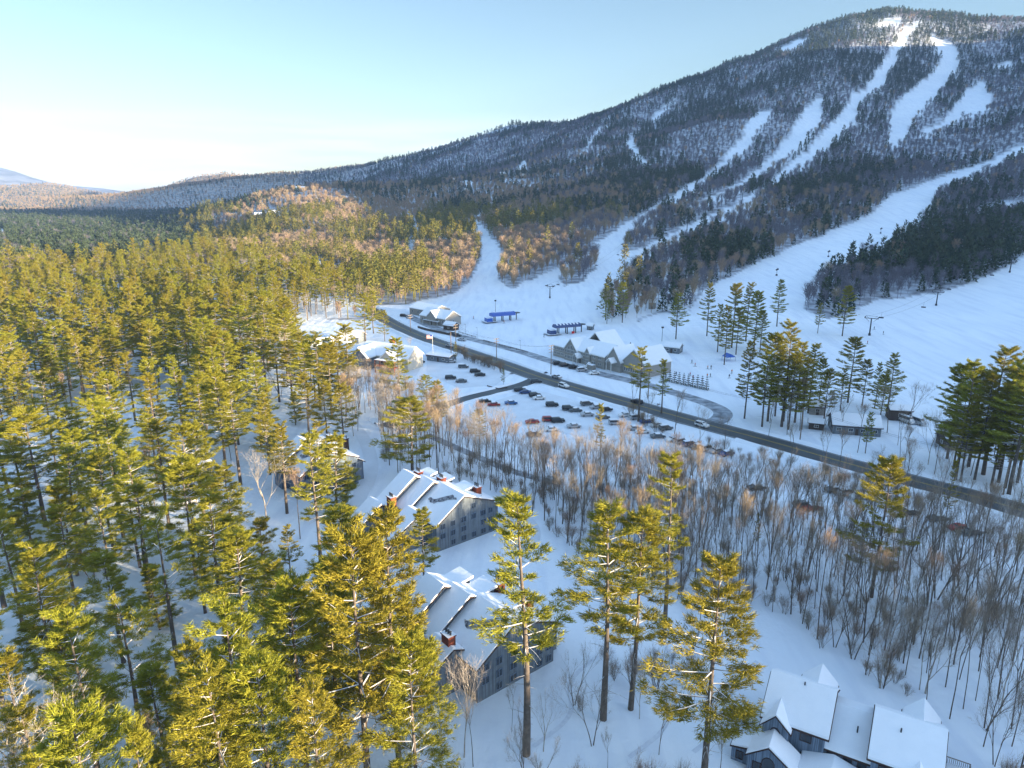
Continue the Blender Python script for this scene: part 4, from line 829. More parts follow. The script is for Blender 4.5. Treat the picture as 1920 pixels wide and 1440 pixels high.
def condo(ox, oy, label, wall, chims, wings=True, n=3, deep=9.5):
    """four-storey condominium of staggered saltbox units; gable wall on local y=0"""
    t = thing('condominium', label, 'apartment building', (ox, oy, 0), math.atan2(.64, .77), 'grey-blue condominiums with snowy saltbox roofs')
    w = MB(); r_ = MB(); gable(w, r_, 0, 15.6, 0, deep, 6.3, 7.6, 7.2, 11.0, wall=wall)
    units = [(-1.6, 13.4, deep + .01, deep + 4.5, 6.6, 7.9, 5.6, 11.5), (-3.4, 11.2, deep + 4.52, deep + 9, 6.9, 8.2, 3.6, 12.0)][:n - 1]
    for (a, b_, c, d, zl, zr, xr, zp) in units: gable(w, r_, a, b_, c, d, zl, zr, xr, zp, wall=wall)
    gable(w, r_, 15.62, 18.2, 2, deep - 1, 6.6, 5.2, 15.7, 6.7, wall=wall)            # lower right annexe
    if wings: gable(w, r_, -9.5, -.02, deep * .45, deep - .8, 3.2, 7.2, -1.5, 7.8, wall=wall)   # left wing
    if wings: gable(w, r_, -11.5, -3.5, deep + 5, deep + 9.5, 3.0, 6.6, -5.2, 7.4, wall=wall)
    w.build('wall', t); rf = soft(r_.build('roof', t))
    # shed dormers on the back slope
    for x, y, z in ((10.4, deep * .62, 9.6), (9.2, deep + 2.4, 10.0), (7.4, deep + 6.8, 10.4)):
        if y > deep + 4.5 * (n - 1): continue
        d = MB(); d.prism([(x - 2.4, y - 1.6, z - .5), (x + 2.2, y - 1.6, z - 2), (x + 2.2, y - 1.6, z + .6), (x - 2.4, y - 1.6, z + .05)], (0, 3.2, 0), wall)
        d.prism([(x - 2.8, y - 2.0, z + .05), (x + 2.7, y - 2.0, z + .68), (x + 2.7, y - 2.0, z + 1.15), (x - 2.8, y - 2.0, z + .4)], (0, 4.0, 0), 'roof_snow'); dm = d.build('dormer', t)
    # dark brush of bare shingle where the snow slid
    rr2 = random.Random(int(ox * 7) % 99); P = []; up_ = []
    for k in range(15):
        y = .5 + (deep - 2.2) * k / 14; x = 5.6 - k * .16 + .5 * math.sin(k * .45) + rr2.uniform(-.12, .12); wd_ = .15 + .5 * math.sin(math.pi * k / 14) + rr2.uniform(-.1, .25)
        zz = lambda x_: 6.3 + (x_ / 7.2) * 4.7 + .60
        P.append((x - wd_, y, zz(x - wd_))); up_.append((x + wd_ * .8, y, zz(x + wd_ * .8)))
    s_ = MB()
    for k in range(14): s_.face([P[k], P[k + 1], up_[k + 1], up_[k]], 'shingle')
    s_.build('bare_shingles', rf)
    for i, x in enumerate((1.5, 4.2, 7.0, 9.8, 12.4, 14.5)):
        for j, z in enumerate((.7, 2.9, 5.1, 7.6)):
            lim = (6.3 + x / 7.2 * 4.7) if x < 7.2 else 11 - (x - 7.2) / 8.4 * 3.4
            if z + 1.6 < lim and (i * 3 + j * 5) % 7: window(t, x, 0, z, 1.0 if i % 2 else 1.25, 1.15, frame='blue_wall')
    for x in (2.4, 5.2):
        b = MB(); b.box(15.6, 17.0, x, x + 2.6, 2.7, 2.85, 'white', 'roof_snow'); b.box(16.9, 17.0, x, x + 2.6, 2.85, 3.8, 'brown') if False else None
    for (x, y, z0, z1) in chims: chimney(t, x, y, z0, z1)
    for x, y in ((12.9, 1.3), (11.5, 3.0)): roof_vent(t, x, y, 8.6)
    b = MB(); b.box(3, 6, -.9, -.3, 0, .9, 'white_paint') if False else None
    return t
condo(-16, 137, 'grey-blue condominium with four orange brick chimneys, its tall gable wall lit by the sun', 'grey_wall', [(-3.4, 12.6, 4, 9.6), (8.6, 10.6, 8, 11.6), (13.4, 3.6, 6, 10.4), (6.0, 16.2, 8, 12.0)])
condo(-5.2, 90.7, 'nearest grey condominium half hidden by pines, with a big dark red chimney block', 'grey_wall', [(-1.2, 5.6, 3, 9.6), (12.6, 10.6, 6, 11.0), (14.3, 5.2, 6, 10.4)])
tA = condo(-52.5, 164, 'farthest blue-grey condominium at the upper left with dark chimneys and stacked balconies', 'blue_wall', [], False, 2, 9)
chimney(tA, 16.2, 7.2, 5, 10.6, 1.1, 1.1, 'brown', 1); chimney(tA, 13.0, 10.4, 6, 11.4, 1.1, 1.6, 'brown', 2)
for z in (1.2, 3.6):
    b = MB(); b.box(10.2, 13.6, -1.6, -.02, z, z + .15, 'brown'); o = b.build('balcony', tA)
    f = MB(); f.box(10.2, 13.6, -1.65, -1.58, z + .95, z + 1.08, 'white'); [f.box(10.25 + k * .4, 10.31 + k * .4, -1.64, -1.59, z + .15, z + .95, 'brown') for k in range(9)]; f.build('railing', o)

# townhouse in the bottom right corner
t = thing('townhouse', 'grey-blue townhouse with twin snow-covered roofs and arched windows at the bottom right', 'house', (34.4, 81.3, 0), math.atan2(-.51, .86)); w = MB(); r_ = MB(); kw = dict(wall='blue_wall')
gable(w, r_, 0, 10.4, 0, 7.7, 6.0, 6.0, 5.2, 9.2, ridge='x', **kw)          # left tall block (x,y swapped for ridge x)
gable(w, r_, .4, 10.6, 7.72, 13.2, 3.9, 4.6, 5.6, 7.0, ridge='x', oh=.3, **kw)
gable(w, r_, -.8, 9.6, 13.22, 20.6, 6.0, 6.0, 4.4, 9.2, ridge='x', **kw)
gable(w, r_, .02, 3.4, -1.2, 3.5, 5.6, 5.6, 1.6, 7.4, oh=.4, **kw)            # front cross gable, left block
gable(None, r_, 3.3, 7.6, 5.4, 11.5, 6.0, 6.0, 5.5, 8.2, oh=.4, **kw); w.box(3.5, 7.4, 10.3, 11.2, -.5, 6.3, 'blue_wall')
gable(None, r_, 16.4, 20.4, 4.6, 10.8, 6.0, 6.0, 18.4, 8.2, oh=.4, **kw); w.box(16.6, 20.2, 9.5, 10.4, -.5, 6.3, 'blue_wall')
gable(w, r_, 16.6, 20.2, -2.4, 1, 5.0, 5.0, 18.4, 6.6, oh=.4, **kw)
gable(w, r_, -.9, 5.0, -4.6, -1.22, 2.9, 2.4, 1.6, 4.9, oh=.35, **kw)
gable(w, r_, -3.2, -.92, -3.6, -1.3, 2.3, 2.7, -.95, 2.75, oh=.25, **kw)
gable(w, r_, 5.3, 12.8, -4.6, -.1, 2.2, 2.2, 9, 3.2, oh=.3, **kw)
w.build('wall', t); soft(r_.build('roof', t))
window(t, 1.7, -1.2, 3.6, 1.3, 2.0, arch=True, frame='brown'); window(t, 1.7, -4.6, 1.0, 1.6, 2.4, arch=True, frame='brown'); window(t, .3, -4.6, 1.0, .9, 1.1, frame='brown'); window(t, 3.2, -4.6, 1.0, .9, 1.1, frame='brown')
window(t, -2.1, -3.6, .8, .8, 1.1, frame='brown'); window(t, 5.4, 0, 4.2, 1.3, 1.1, frame='brown')
for x in (8.6, 10.6, 12.3): window(t, x, .4, 2.9 - .2, .9, .95, frame='brown')
window(t, 14.8, -.8, 4.0, 1.3, 1.2, frame='brown'); window(t, 18.4, -2.4, 3.4, 1.2, 1.8, arch=True, frame='brown'); window(t, 7.7, 5, 6.2, .9, 1, math.pi / 2, frame='brown'); window(t, 20.6, 3, 3.5, 1.1, 1.2, math.pi / 2, frame='brown')
b = MB(); b.box(20.62, 24.4, 3.2, 7.6, 2.3, 2.5, 'pole_wood', 'roof_snow'); [b.box(x, x + .15, y, y + .15, -.5, 2.3, 'pole_wood') for x in (20.9, 24.1) for y in (3.3, 7.3)]; dk = b.build('deck', t)
b = MB(); b.box(20.7, 24.4, 3.2, 3.27, 3.4, 3.5, 'pole_wood'); b.box(24.33, 24.4, 3.2, 7.6, 3.4, 3.5, 'pole_wood'); b.box(20.7, 24.4, 7.53, 7.6, 3.4, 3.5, 'pole_wood')
[b.box(20.75 + k * .22, 20.8 + k * .22, yy, yy + .05, 2.5, 3.4, 'dark_wall') for k in range(17) for yy in (3.21, 7.54)]; [b.box(24.34, 24.39, 3.3 + k * .22, 3.35 + k * .22, 2.5, 3.4, 'dark_wall') for k in range(20)]; b.build('railing', dk)
for x, y, z in ((4.1, 4.6, 9.1), (11.2, 3, 6.2), (16, 2.5, 8.4)): roof_vent(t, x, y, z)

# ski lodge
t = thing('ski_lodge', 'long two-storey taupe ski lodge with white-framed windows and a big front gable', 'lodge', tuple(at(1036, 667)), math.atan2(-.79, .61)); w = MB(); r_ = MB(); kw = dict(wall='tan_wall', edge='white')
gable(w, r_, .4, 15, 0, 11, 5.4, 6.4, 9, 7.4, ridge='x', **kw)
gable(w, r_, 0, 16, 11.02, 41, 5.9, 5.9, 8, 10, ridge='x', **kw)
gable(w, r_, 10.8, 20.8, -.7, 9, 5.6, 5.6, 15.8, 10.6, **kw); gable(None, r_, 15, 33, 9, 22, 6.4, 6.4, 24, 13.6, **kw); w.box(16, 32, 12, 21, 0, 6.4, 'tan_wall')
w.prism([(16, 21.01, 6.4), (32, 21.01, 6.4), (24, 21.01, 13.3)], (0, .5, 0), 'white'); gable(w, r_, 26.6, 30.6, -.5, 4, 5.7, 5.7, 28.6, 8.2, oh=.4, **kw)
gable(w, r_, 41.02, 51, 1.4, 14, 5.0, 5.0, 46, 10.8, **kw); gable(w, r_, 51.02, 66, 3, 21, 5.6, 5.6, 58.5, 11.4, **kw)
for a, b_, c, zz in ((20.8, 24.4, -3.6, 3.2), (44.6, 48.4, -2.4, 4.6)): gable(None, r_, a, b_, c, 1, zz, zz, (a + b_) / 2, zz + 1.6, oh=.3, **kw); [w.box(x, x + .25, c, c + .25, -.4, zz, 'white') for x in (a + .1, b_ - .35)]
w.build('wall', t); soft(r_.build('roof', t))
for k in range(11):
    x = .9 + k * .88 + (k // 3) * .35
    if x < 10.6:
        for z in (3.6, 1.3): window(t, x, .4, z, .7, 1.3)
for k in range(8):
    for z in (1.2, 4.0): window(t, 12 + k * 1.1, -.7, z, .85, 1.35)
for k, h_ in ((1.5, .9), (2.7, 1.6), (3.8, 2.2), (5, 2.2), (6.1, 1.6), (7.3, .9)): window(t, 11.4 + k + .1, -.7, 5.6, .75, h_, arch=True)
for x in (25, 32.5, 37): [window(t, x + q, 0, z, .8, 1.2) for q in (0, 1.1) for z in (1.4, 4.2)]
for x in (28, 29.2): [window(t, x, -.5, z, .8, 1.3) for z in (1.4, 4.4)]
for k in range(9): window(t, 52.4 + k * 1.5, 3, 1.4, .9, 1.6)
t.scale = (.83, .9, .95)
b = MB(); b.box(34, 38, -5.4, -2.8, 0, 2.2, 'tan_wall', 'roof_snow'); [b.tube((34 + 4.3 * k, -4.1, 1.6), (34.2 + 4.3 * k, -4.1, 1.6), 1.5, 1.5, 'roof_snow', 12) for k in (0,)]; b.build('entrance_tunnel', t)
d = MB(); d.box(22.2, 23.2, -.08, -.02, 0, 2.1, 'dark_wall'); d.build('door', t)

def house(name, label, px_, py_, rz, L, Wd, ze, zp, wall='tan_wall', edge='brown', top='roof_snow', wins=2, chim=0, group=None, porch=False, cat='house', xy=None, oh=.5, gable_front=False):
    q = at(px_, py_) if xy is None else Vector((*xy, hz(*xy))); t = thing(name, label, cat, tuple(q), rz, group); w = MB(); r_ = MB()
    gable(w, r_, -Wd / 2, Wd / 2, -L / 2, L / 2, ze, ze, 0, zp, ridge='x', wall=wall, edge=edge, top=top, z0=-1.5, oh=oh)
    if gable_front: gable(w, r_, -L * .18, L * .18, -Wd / 2 - 1, 0, ze, ze, 0, zp - .15, wall=wall, edge=edge, top=top, z0=-1.5, oh=oh * .8)
    w.build('wall', t); soft(r_.build('roof', t))
    for k in range(wins):
        x = -L / 2 + L * (k + .5) / wins
        if not (gable_front and abs(x) < L * .2): window(t, x, -Wd / 2, ze * .4, min(1.2, L / wins * .5), ze * .32)
    if wins > 1: window(t, L / 2, 0, ze * .4, min(1.2, Wd * .25), ze * .32, math.pi / 2); window(t, -L / 2, 0, ze * .4, min(1.2, Wd * .25), ze * .32, -math.pi / 2)
    if chim: chimney(t, L * .2, 0, zp - 1.5, zp + 1.2, 1, 1, 'brick', 0)
    d = MB(); d.box(-.45, .45, -Wd / 2 - .06 - (1 if gable_front else 0), -Wd / 2 - .01 - (1 if gable_front else 0), 0, min(2.1, ze * .8), 'dark_wall'); d.build('door', t)
    if porch:
        b = MB(); b.box(-L * .3, L * .3, -Wd / 2 - 2.2, -Wd / 2 - .02, 2.3, 2.5, 'brown', 'roof_snow'); [b.box(x, x + .15, -Wd / 2 - 2.1, -Wd / 2 - 1.95, -1, 2.3, 'white') for x in (-L * .29, 0, L * .28)]; b.build('porch', t)
    return t
# inn with the red balcony
t = thing('inn', 'cream inn with a red two-storey balcony and a brick chimney, bright in the sun', 'inn', tuple(at(676, 684)), -.5); w = MB(); r_ = MB(); kw = dict(wall='cream_wall', edge='white')
gable(w, r_, 0, 11, 0, 26, 5.6, 5.6, 5.5, 9.6, ridge='x', **kw); gable(w, r_, 0, 9, -6, 8, 5.4, 5.4, 4.5, 9.2, wall='grey_wall', edge='white'); gable(w, r_, 15, 23, -5, 8, 5.4, 5.4, 19, 8.8, **kw); gable(w, r_, 0, 10, -17, -.5, 4.2, 4.2, 5, 7, ridge='x', wall='grey_wall', edge='white')
w.build('wall', t); soft(r_.build('roof', t)); chimney(t, 12, 8, 7, 11.5, 1.8, 1.8, 'brick', 0)
for k in range(4): window(t, 1.3 + k * 2.1, -6, 1.2, 1, 1.3); window(t, 1.3 + k * 2.1, -6, 3.7, 1, 1.2)
for k in range(3): window(t, 16.3 + k * 2.5, -5, 3.6, 1.2, 1.4)
b = MB(); b.box(14.6, 25.4, -8.2, -5.02, 2.9, 3.1, 'red_wood'); b.box(14.6, 25.4, -8.2, -5.02, 5.5, 5.75, 'red_wood', 'roof_snow'); [b.box(x, x + .28, -8.15, -7.9, -.5, 5.5, 'red_wood') for x in (14.7, 17.3, 19.9, 22.5, 25.1)]
[b.box(14.7, 25.4, -8.18, -8.1, z, z + .12, 'red_wood') for z in (3.9, 1.0)]; [b.box(14.8 + k * .5, 14.88 + k * .5, -8.17, -8.11, z, z + .8, 'red_wood') for k in range(22) for z in (.2, 3.1)]; b.build('balcony', t)
house('long_inn_building', 'long low tan building with a wide sunlit snowy roof among the pines', 618, 664, .5, 19, 11, 4.2, 7.8, 'tan_wall', gable_front=True, wins=5, cat='building')
house('back_cottage', 'small snow-roofed cottage just behind the red-balconied inn', 660, 640, -.3, 12, 8, 3, 5.5, 'grey_wall')
house('base_lodge', 'older timber base lodge with two front gables beside the road bend', 826, 606, -.75, 22, 12, 4.4, 8, 'tan_wall', 'white', wins=5, gable_front=True, porch=True, cat='lodge')
house('lodge_annexe', 'flat-looking wide snow-roofed annexe behind the older base lodge', 806, 590, -.75, 22, 14, 4, 6.4, 'tan_wall', 'white', wins=4, cat='building')
house('ticket_cabin', 'small dark cabin in front of the older base lodge', 846, 618, -.6, 7, 5, 2.6, 4.2, 'dark_wall', wins=1, cat='cabin')
house('roadside_canopy', 'low flat-roofed shelter beside the road, across from the inn', 828, 676, -.5, 12, 6, 2.6, 3.1, 'grey_wall', wins=2, cat='shelter')
house('slope_shed', 'small grey shed with a snowy roof and blue posters at the foot of the knoll', 1262, 660, -.55, 7.5, 5.5, 2.9, 4.3, 'grey_wall', 'white', wins=2, cat='shed')
house('tower_hut', 'tall narrow grey hut beside the trees halfway along the slope', 1223, 578, -.4, 4, 3.5, 4, 5, 'tan_wall', 'white', wins=1, cat='hut')
house('lift_cabin', 'tiny grey operator cabin right of the navy lift terminal', 1107, 618, -.5, 3.2, 2.8, 2.4, 3.4, 'grey_wall', 'white', wins=1, cat='cabin')
house('grey_hut', 'long grey cabin with a dark open gable below the pines right of the road', 1600, 808, -.25, 14, 9, 3, 5.4, 'grey_wall', wins=4, cat='cabin')
house('tan_shack', 'small tan shack standing between bare trunks right of the road', 1530, 775, -.2, 5, 4, 3, 4.2, 'tan_wall', wins=1, cat='shed')
house('brown_shack', 'low brown shack by the road bank below the tan shack', 1530, 803, -.4, 4.5, 3.5, 2.2, 3, 'dark_wall', wins=1, cat='shed')
house('dark_shed', 'square dark shed left of the parked vans', 1683, 785, -.2, 6.5, 5, 3.6, 4.6, 'dark_wall', wins=1, cat='shed')
house('edge_cabin', 'snowy-roofed cabin half hidden under the right edge pines', 1800, 838, -.1, 11, 7, 2.8, 4.8, 'dark_wall', wins=2, cat='cabin')
house('garage', 'blue-grey garage roof between the pines at the left of the farthest condominium', 358, 885, .6, 10, 7, 3, 5, 'blue_wall', wins=1, cat='garage')
house('lane_garage', 'low blue-grey flat building glimpsed beside the snowy lane', 540, 1140, .7, 9, 6, 2.6, 3.0, 'blue_wall', wins=1, cat='garage')
FAR = 'houses scattered on the wooded hillside'
for k, (a, b_, rz, L, lab) in enumerate([(943, 330, .3, 14, 'pale house high on the hillside, left of a pair'), (975, 322, -.3, 15, 'snow-roofed house high on the hillside, right of the pair'), (980, 334, .2, 11, 'small house just below the hillside pair'), (855, 342, .2, 12, 'lone house left of the hillside pair'), (876, 362, .4, 11, 'house half hidden in trees left of the upper trail'),
        (850, 447, .2, 13, 'house in the wood right of the hill road'), (700, 500, .1, 12, 'small white-roofed house above the pines left of the hill road'), (658, 377, .1, 16, 'long white roof near the right of the hilltop'), (488, 408, .2, 16, 'left house of the snowy clearing on the hill'), (512, 404, .5, 14, 'middle house of the snowy clearing on the hill'),
        (550, 405, -.2, 15, 'right house of the snowy clearing on the hill'), (8, 442, .2, 18, 'large pale building at the far left edge in the valley'), (690, 503, .3, 9, 'cottage beside the snowy clearing above the long inn'), (590, 506, .2, 12, 'house at the edge of the snowy field above the pines'), (288, 478, .1, 12, 'tiny house in the dark valley at the left'), (800, 418, .6, 10, 'cottage beside the hill road'), (1230, 360, 0, 6, 'tiny lift hut beside the upper trail')]):
    house('hillside_house', lab, a, b_, rz, L, 8, 4.5, 8, ('cream_wall', 'tan_wall', 'dark_wall')[k % 3], wins=3, group=FAR)
for k in range(6): house('hilltop_townhouse', '%s of the joined townhouses on the low hill crest' % ('leftmost', 'second from the left', 'third from the left', 'third from the right', 'second from the right', 'rightmost')[k], 528 + k * 8, 359, 0, 9, 9, 6, 9, 'tan_wall', wins=2, group='joined townhouses on the low hill crest')

# ---------------------------------------------------------------- cars
CARM = {}
def car_mesh(kind, colr, snowy):
    key = (kind, colr, snowy)
    if key in CARM: return CARM[key]
    if colr not in M: M[colr] = mat(colr, COLS[colr], .3, .5)
    L, W_ = (4.7, 1.85); prof = {'sedan': [(-2.35, .5), (-2.3, .85), (-1.5, .98), (-.75, 1.42), (.55, 1.42), (1.25, 1.0), (2.2, .88), (2.35, .6), (2.3, .3), (-2.3, .3)],
        'suv': [(-2.35, .5), (-2.32, 1.05), (-2.05, 1.68), (.55, 1.72), (1.2, 1.15), (2.2, 1.0), (2.35, .7), (2.3, .35), (-2.3, .35)],
        'van': [(-2.9, .5), (-2.9, 2.3), (1.7, 2.3), (2.4, 1.3), (2.9, 1.1), (2.95, .6), (2.9, .35), (-2.85, .35)],
        'truck': [(-2.7, .5), (-2.7, 1.15), (-.5, 1.15), (-.4, 1.8), (.9, 1.8), (1.5, 1.2), (2.6, 1.1), (2.7, .6), (2.65, .4), (-2.65, .4)]}[kind]
    def inset(z): return W_ / 2 - max(0, (z - 1.0)) * .22
    bm = bmesh.new(); n = len(prof); Lr = []
    for s_ in (-1, -.93, .93, 1):
        zs = [.06 if abs(s_) == 1 else 0][0]; ring = [bm.verts.new((x * (1 - zs * .3), s_ * inset(z), z - (zs if z > 1 else -zs * .3))) for x, z in prof]; Lr.append(ring)
    for a, c in zip(Lr[:-1], Lr[1:]):
        for k in range(n): bm.faces.new((a[k], a[(k + 1) % n], c[(k + 1) % n], c[k]))
    bm.faces.new(Lr[0][::-1]); bm.faces.new(Lr[-1]); body = bpy.data.meshes.new('body'); bm.to_mesh(body); bm.free(); body.materials.append(M[colr])
    top = max(z for x, z in prof); g = MB(); roofx = [x for x, z in prof if z > top - .06]; x0, x1 = min(roofx), max(roofx); belt = 1.0 if kind != 'van' else 1.35
    fr = x1 + (.6 if kind != 'van' else .55); bk = x0 - (.6 if kind == 'sedan' else .16)
    for s_ in (-1, 1): g.prism([(bk + .15, s_ * (inset(belt) + .012), belt), (fr - .12, s_ * (inset(belt) + .012), belt), (x1, s_ * (inset(top) + .012), top - .1), (x0, s_ * (inset(top) + .012), top - .1)], (0, -s_ * .03, 0), 'glass')
    w1 = inset(belt) - .12; w2 = inset(top) - .1
    g.prism([(fr + .02, -w1, belt + .02), (fr + .02, w1, belt + .02), (x1 + .05, w2, top - .04), (x1 + .05, -w2, top - .04)], (.03, 0, .02), 'glass'); g.prism([(bk - .02, -w1, belt), (bk - .02, w1, belt), (x0 - .04, w2, top - .04), (x0 - .04, -w2, top - .04)], (-.03, 0, .02), 'glass')
    win = g.mesh('window_glass'); wh = MB(); wh.tube((0, -.11, 0), (0, .11, 0), .34, .34, 'rubber', 12); wh.tube((0, -.12, 0), (0, .12, 0), .19, .19, 'metal', 8); wm = wh.mesh('wheel')
    hl = MB(); hl.box(-.04, .04, -.2, .2, -.08, .08, 'white_paint'); hm_ = hl.mesh('headlight'); sm = None
    if snowy:
        sn = MB(); sn.prism([(x0 - .05, -w2, top), (x1 + .05, -w2, top), (x1 + .05, w2, top), (x0 - .05, w2, top)], (0, 0, .14), 'roof_snow'); sn.prism([(fr + .25, -.75, belt + .02), (2.15, -.75, .93 if kind == 'sedan' else 1.04), (2.15, .75, .93 if kind == 'sedan' else 1.04), (fr + .25, .75, belt + .02)], (0, 0, .12), 'roof_snow'); sm = sn.mesh('snow_cover')
    CARM[key] = (body, win, wm, hm_, sm, L if kind in ('sedan', 'suv') else 5.6); return CARM[key]
COLS = {'paint_black': (.015, .016, .02), 'paint_navy': (.02, .05, .16), 'paint_silver': (.35, .36, .38), 'paint_white': (.7, .7, .7), 'paint_red': (.30, .02, .02), 'paint_grey': (.10, .11, .12), 'paint_blue': (.03, .12, .30)}
def car(px_, py_, rz, kind, colr, label, snowy=False, group='cars parked in the snowy lots'):
    body, win, wm, hm_, sm, L = car_mesh(kind, colr, snowy); q = at(px_, py_)
    t = thing('parked_car' if kind in ('sedan', 'suv') else 'parked_' + kind, label, 'car' if kind in ('sedan', 'suv') else kind, (q.x, q.y, q.z + .07), rz, group)
    link('body', body, t); link('window_glass', win, t)
    for x in (-L / 2 + .9, L / 2 - .9):
        for y in (-.83, .83): link('wheel', wm, t, (x, y, .33))
    for y in (-.62, .62): link('headlight', hm_, t, (L / 2 - .02, y, .72))
    if sm: link('snow_cover', sm, t)
    return t
RD = math.atan2(-229, 186)
CN = {'paint_black': 'black', 'paint_navy': 'dark blue', 'paint_silver': 'silver', 'paint_white': 'white', 'paint_red': 'dark red', 'paint_grey': 'dark grey', 'paint_blue': 'blue'}
def lot(L, where, rz0, gr):
    names = ['leftmost', 'second from left', 'third from left', 'fourth from left', 'fifth from left', 'sixth from left', 'seventh from left', 'eighth from left', 'ninth from left', 'tenth from left', 'eleventh from left', 'twelfth from left']
    L = sorted(L)
    for k, (x, y, kd, cl, sn) in enumerate(L):
        pos = 'rightmost' if k == len(L) - 1 else names[k]
        car(x, y, rz0 + rr.uniform(-.06, .06), kd, 'paint_' + cl, '%s%s %s, %s %s' % ('snow-covered ' if sn else '', CN['paint_' + cl], kd if kd != 'suv' else 'tall car', pos, where), sn, gr)
lot([(846, 680, 'sedan', 'silver', 1), (869, 690, 'suv', 'grey', 1), (891, 699, 'suv', 'black', 0), (900, 705, 'sedan', 'black', 0), (845, 711, 'suv', 'black', 0), (865, 717, 'sedan', 'grey', 0)], 'in the upper lot across from the lodge', .05, 'cars in the upper lot')
lot([(630, 672, 'truck', 'silver', 1), (650, 674, 'suv', 'black', 0), (660, 675, 'sedan', 'black', 0), (676, 682, 'suv', 'navy', 0), (778, 676, 'suv', 'grey', 1), (787, 681, 'sedan', 'black', 0), (808, 668, 'sedan', 'red', 1)], 'beside the red-balconied inn', .3, 'cars around the inn')
lot([(909, 755, 'sedan', 'black', 1), (926, 761, 'sedan', 'red', 1), (958, 758, 'sedan', 'blue', 1), (975, 734, 'suv', 'black', 0), (985, 738, 'sedan', 'navy', 0), (1003, 744, 'suv', 'black', 0), (1011, 749, 'sedan', 'white', 1), (1035, 762, 'suv', 'black', 0), (1066, 769, 'suv', 'black', 0), (1079, 772, 'sedan', 'grey', 1)], 'in the upper rows of the main lot', .12, 'cars in the upper rows of the main lot')
lot([(998, 794, 'sedan', 'red', 0), (1029, 790, 'suv', 'red', 0), (1046, 792, 'suv', 'black', 0), (1034, 808, 'sedan', 'white', 1), (1076, 802, 'sedan', 'silver', 1), (1101, 780, 'sedan', 'silver', 1), (1130, 785, 'sedan', 'grey', 1), (1154, 796, 'suv', 'silver', 1), (1001, 817, 'sedan', 'grey', 1), (1189, 806, 'sedan', 'silver', 1), (1205, 812, 'sedan', 'white', 1), (1233, 821, 'sedan', 'grey', 1)], 'in the lower rows of the main lot', .12, 'cars in the lower rows of the main lot')
lot([(1262, 827, 'sedan', 'white', 1), (1277, 831, 'suv', 'silver', 1), (1293, 836, 'suv', 'navy', 1), (1308, 841, 'sedan', 'grey', 1), (1326, 844, 'suv', 'white', 1), (1343, 849, 'sedan', 'silver', 1), (1362, 854, 'sedan', 'navy', 1)], 'in the tight row by the road', .42, 'snowed-in cars in the tight row by the road')
lot([(1418, 918, 'sedan', 'black', 1), (1505, 952, 'suv', 'grey', 0), (1523, 956, 'sedan', 'red', 1), (1563, 922, 'sedan', 'grey', 1), (1588, 928, 'suv', 'silver', 1), (1611, 935, 'sedan', 'white', 1), (1705, 965, 'sedan', 'black', 1), (1758, 976, 'sedan', 'grey', 1), (1797, 994, 'sedan', 'red', 0), (1822, 1002, 'sedan', 'grey', 1)], 'behind the riverside trees', .1, 'cars behind the bare trees')
lot([(1046, 684, 'suv', 'black', 0), (1058, 687, 'suv', 'black', 0), (1075, 691, 'suv', 'black', 0), (1091, 696, 'suv', 'silver', 1), (1103, 690, 'sedan', 'white', 1), (1114, 702, 'sedan', 'white', 1)], 'in front of the ski lodge', RD + 1.2, 'cars in front of the ski lodge')
lot([(757, 594, 'suv', 'black', 0), (768, 597, 'sedan', 'silver', 1), (850, 627, 'sedan', 'grey', 1), (857, 631, 'suv', 'black', 0), (866, 639, 'sedan', 'silver', 0)], 'near the older base lodge', -.4, 'cars near the older base lodge')
lot([(1698, 792, 'van', 'white', 1), (1719, 795, 'van', 'silver', 1)], 'of the two vans under the dark wide pine', -1.25, 'vans under the dark wide pine')
RH = RD + math.pi
car(1057, 726, RD, 'suv', 'paint_white', 'white tall car driving on the main road at the junction', False, 'cars on the main road')
car(1316, 800, RD, 'suv', 'paint_white', 'white tall car on the main road below the loop', False, 'cars on the main road')
car(1194, 757, RH, 'suv', 'paint_black', 'dark car on the main road behind the wind-torn pine', False, 'cars on the main road'); car(843, 650, RH, 'sedan', 'paint_silver', 'pale car on the far bend of the main road', False, 'cars on the main road')
lot([(1100, 760, 'suv', 'grey', 1), (1118, 766, 'sedan', 'silver', 1), (1136, 771, 'suv', 'black', 1), (1172, 781, 'sedan', 'white', 1), (1192, 786, 'suv', 'silver', 1), (1212, 793, 'sedan', 'navy', 1), (1232, 800, 'sedan', 'white', 1), (1248, 806, 'suv', 'grey', 1)], 'of the row below the young roadside trees', .3, 'cars below the young roadside trees')
car(1044, 709, RD, 'sedan', 'paint_silver', 'snow-covered car alone on the strip between the two roads', True, 'cars near the lodge road'); car(352, 945, .5, 'sedan', 'paint_white', 'white car half hidden beside the snowy lane', True, 'cars by the lane'); car(1005, 718, .1, 'suv', 'paint_black', 'black car turning at the road junction', False, 'cars on the main road')

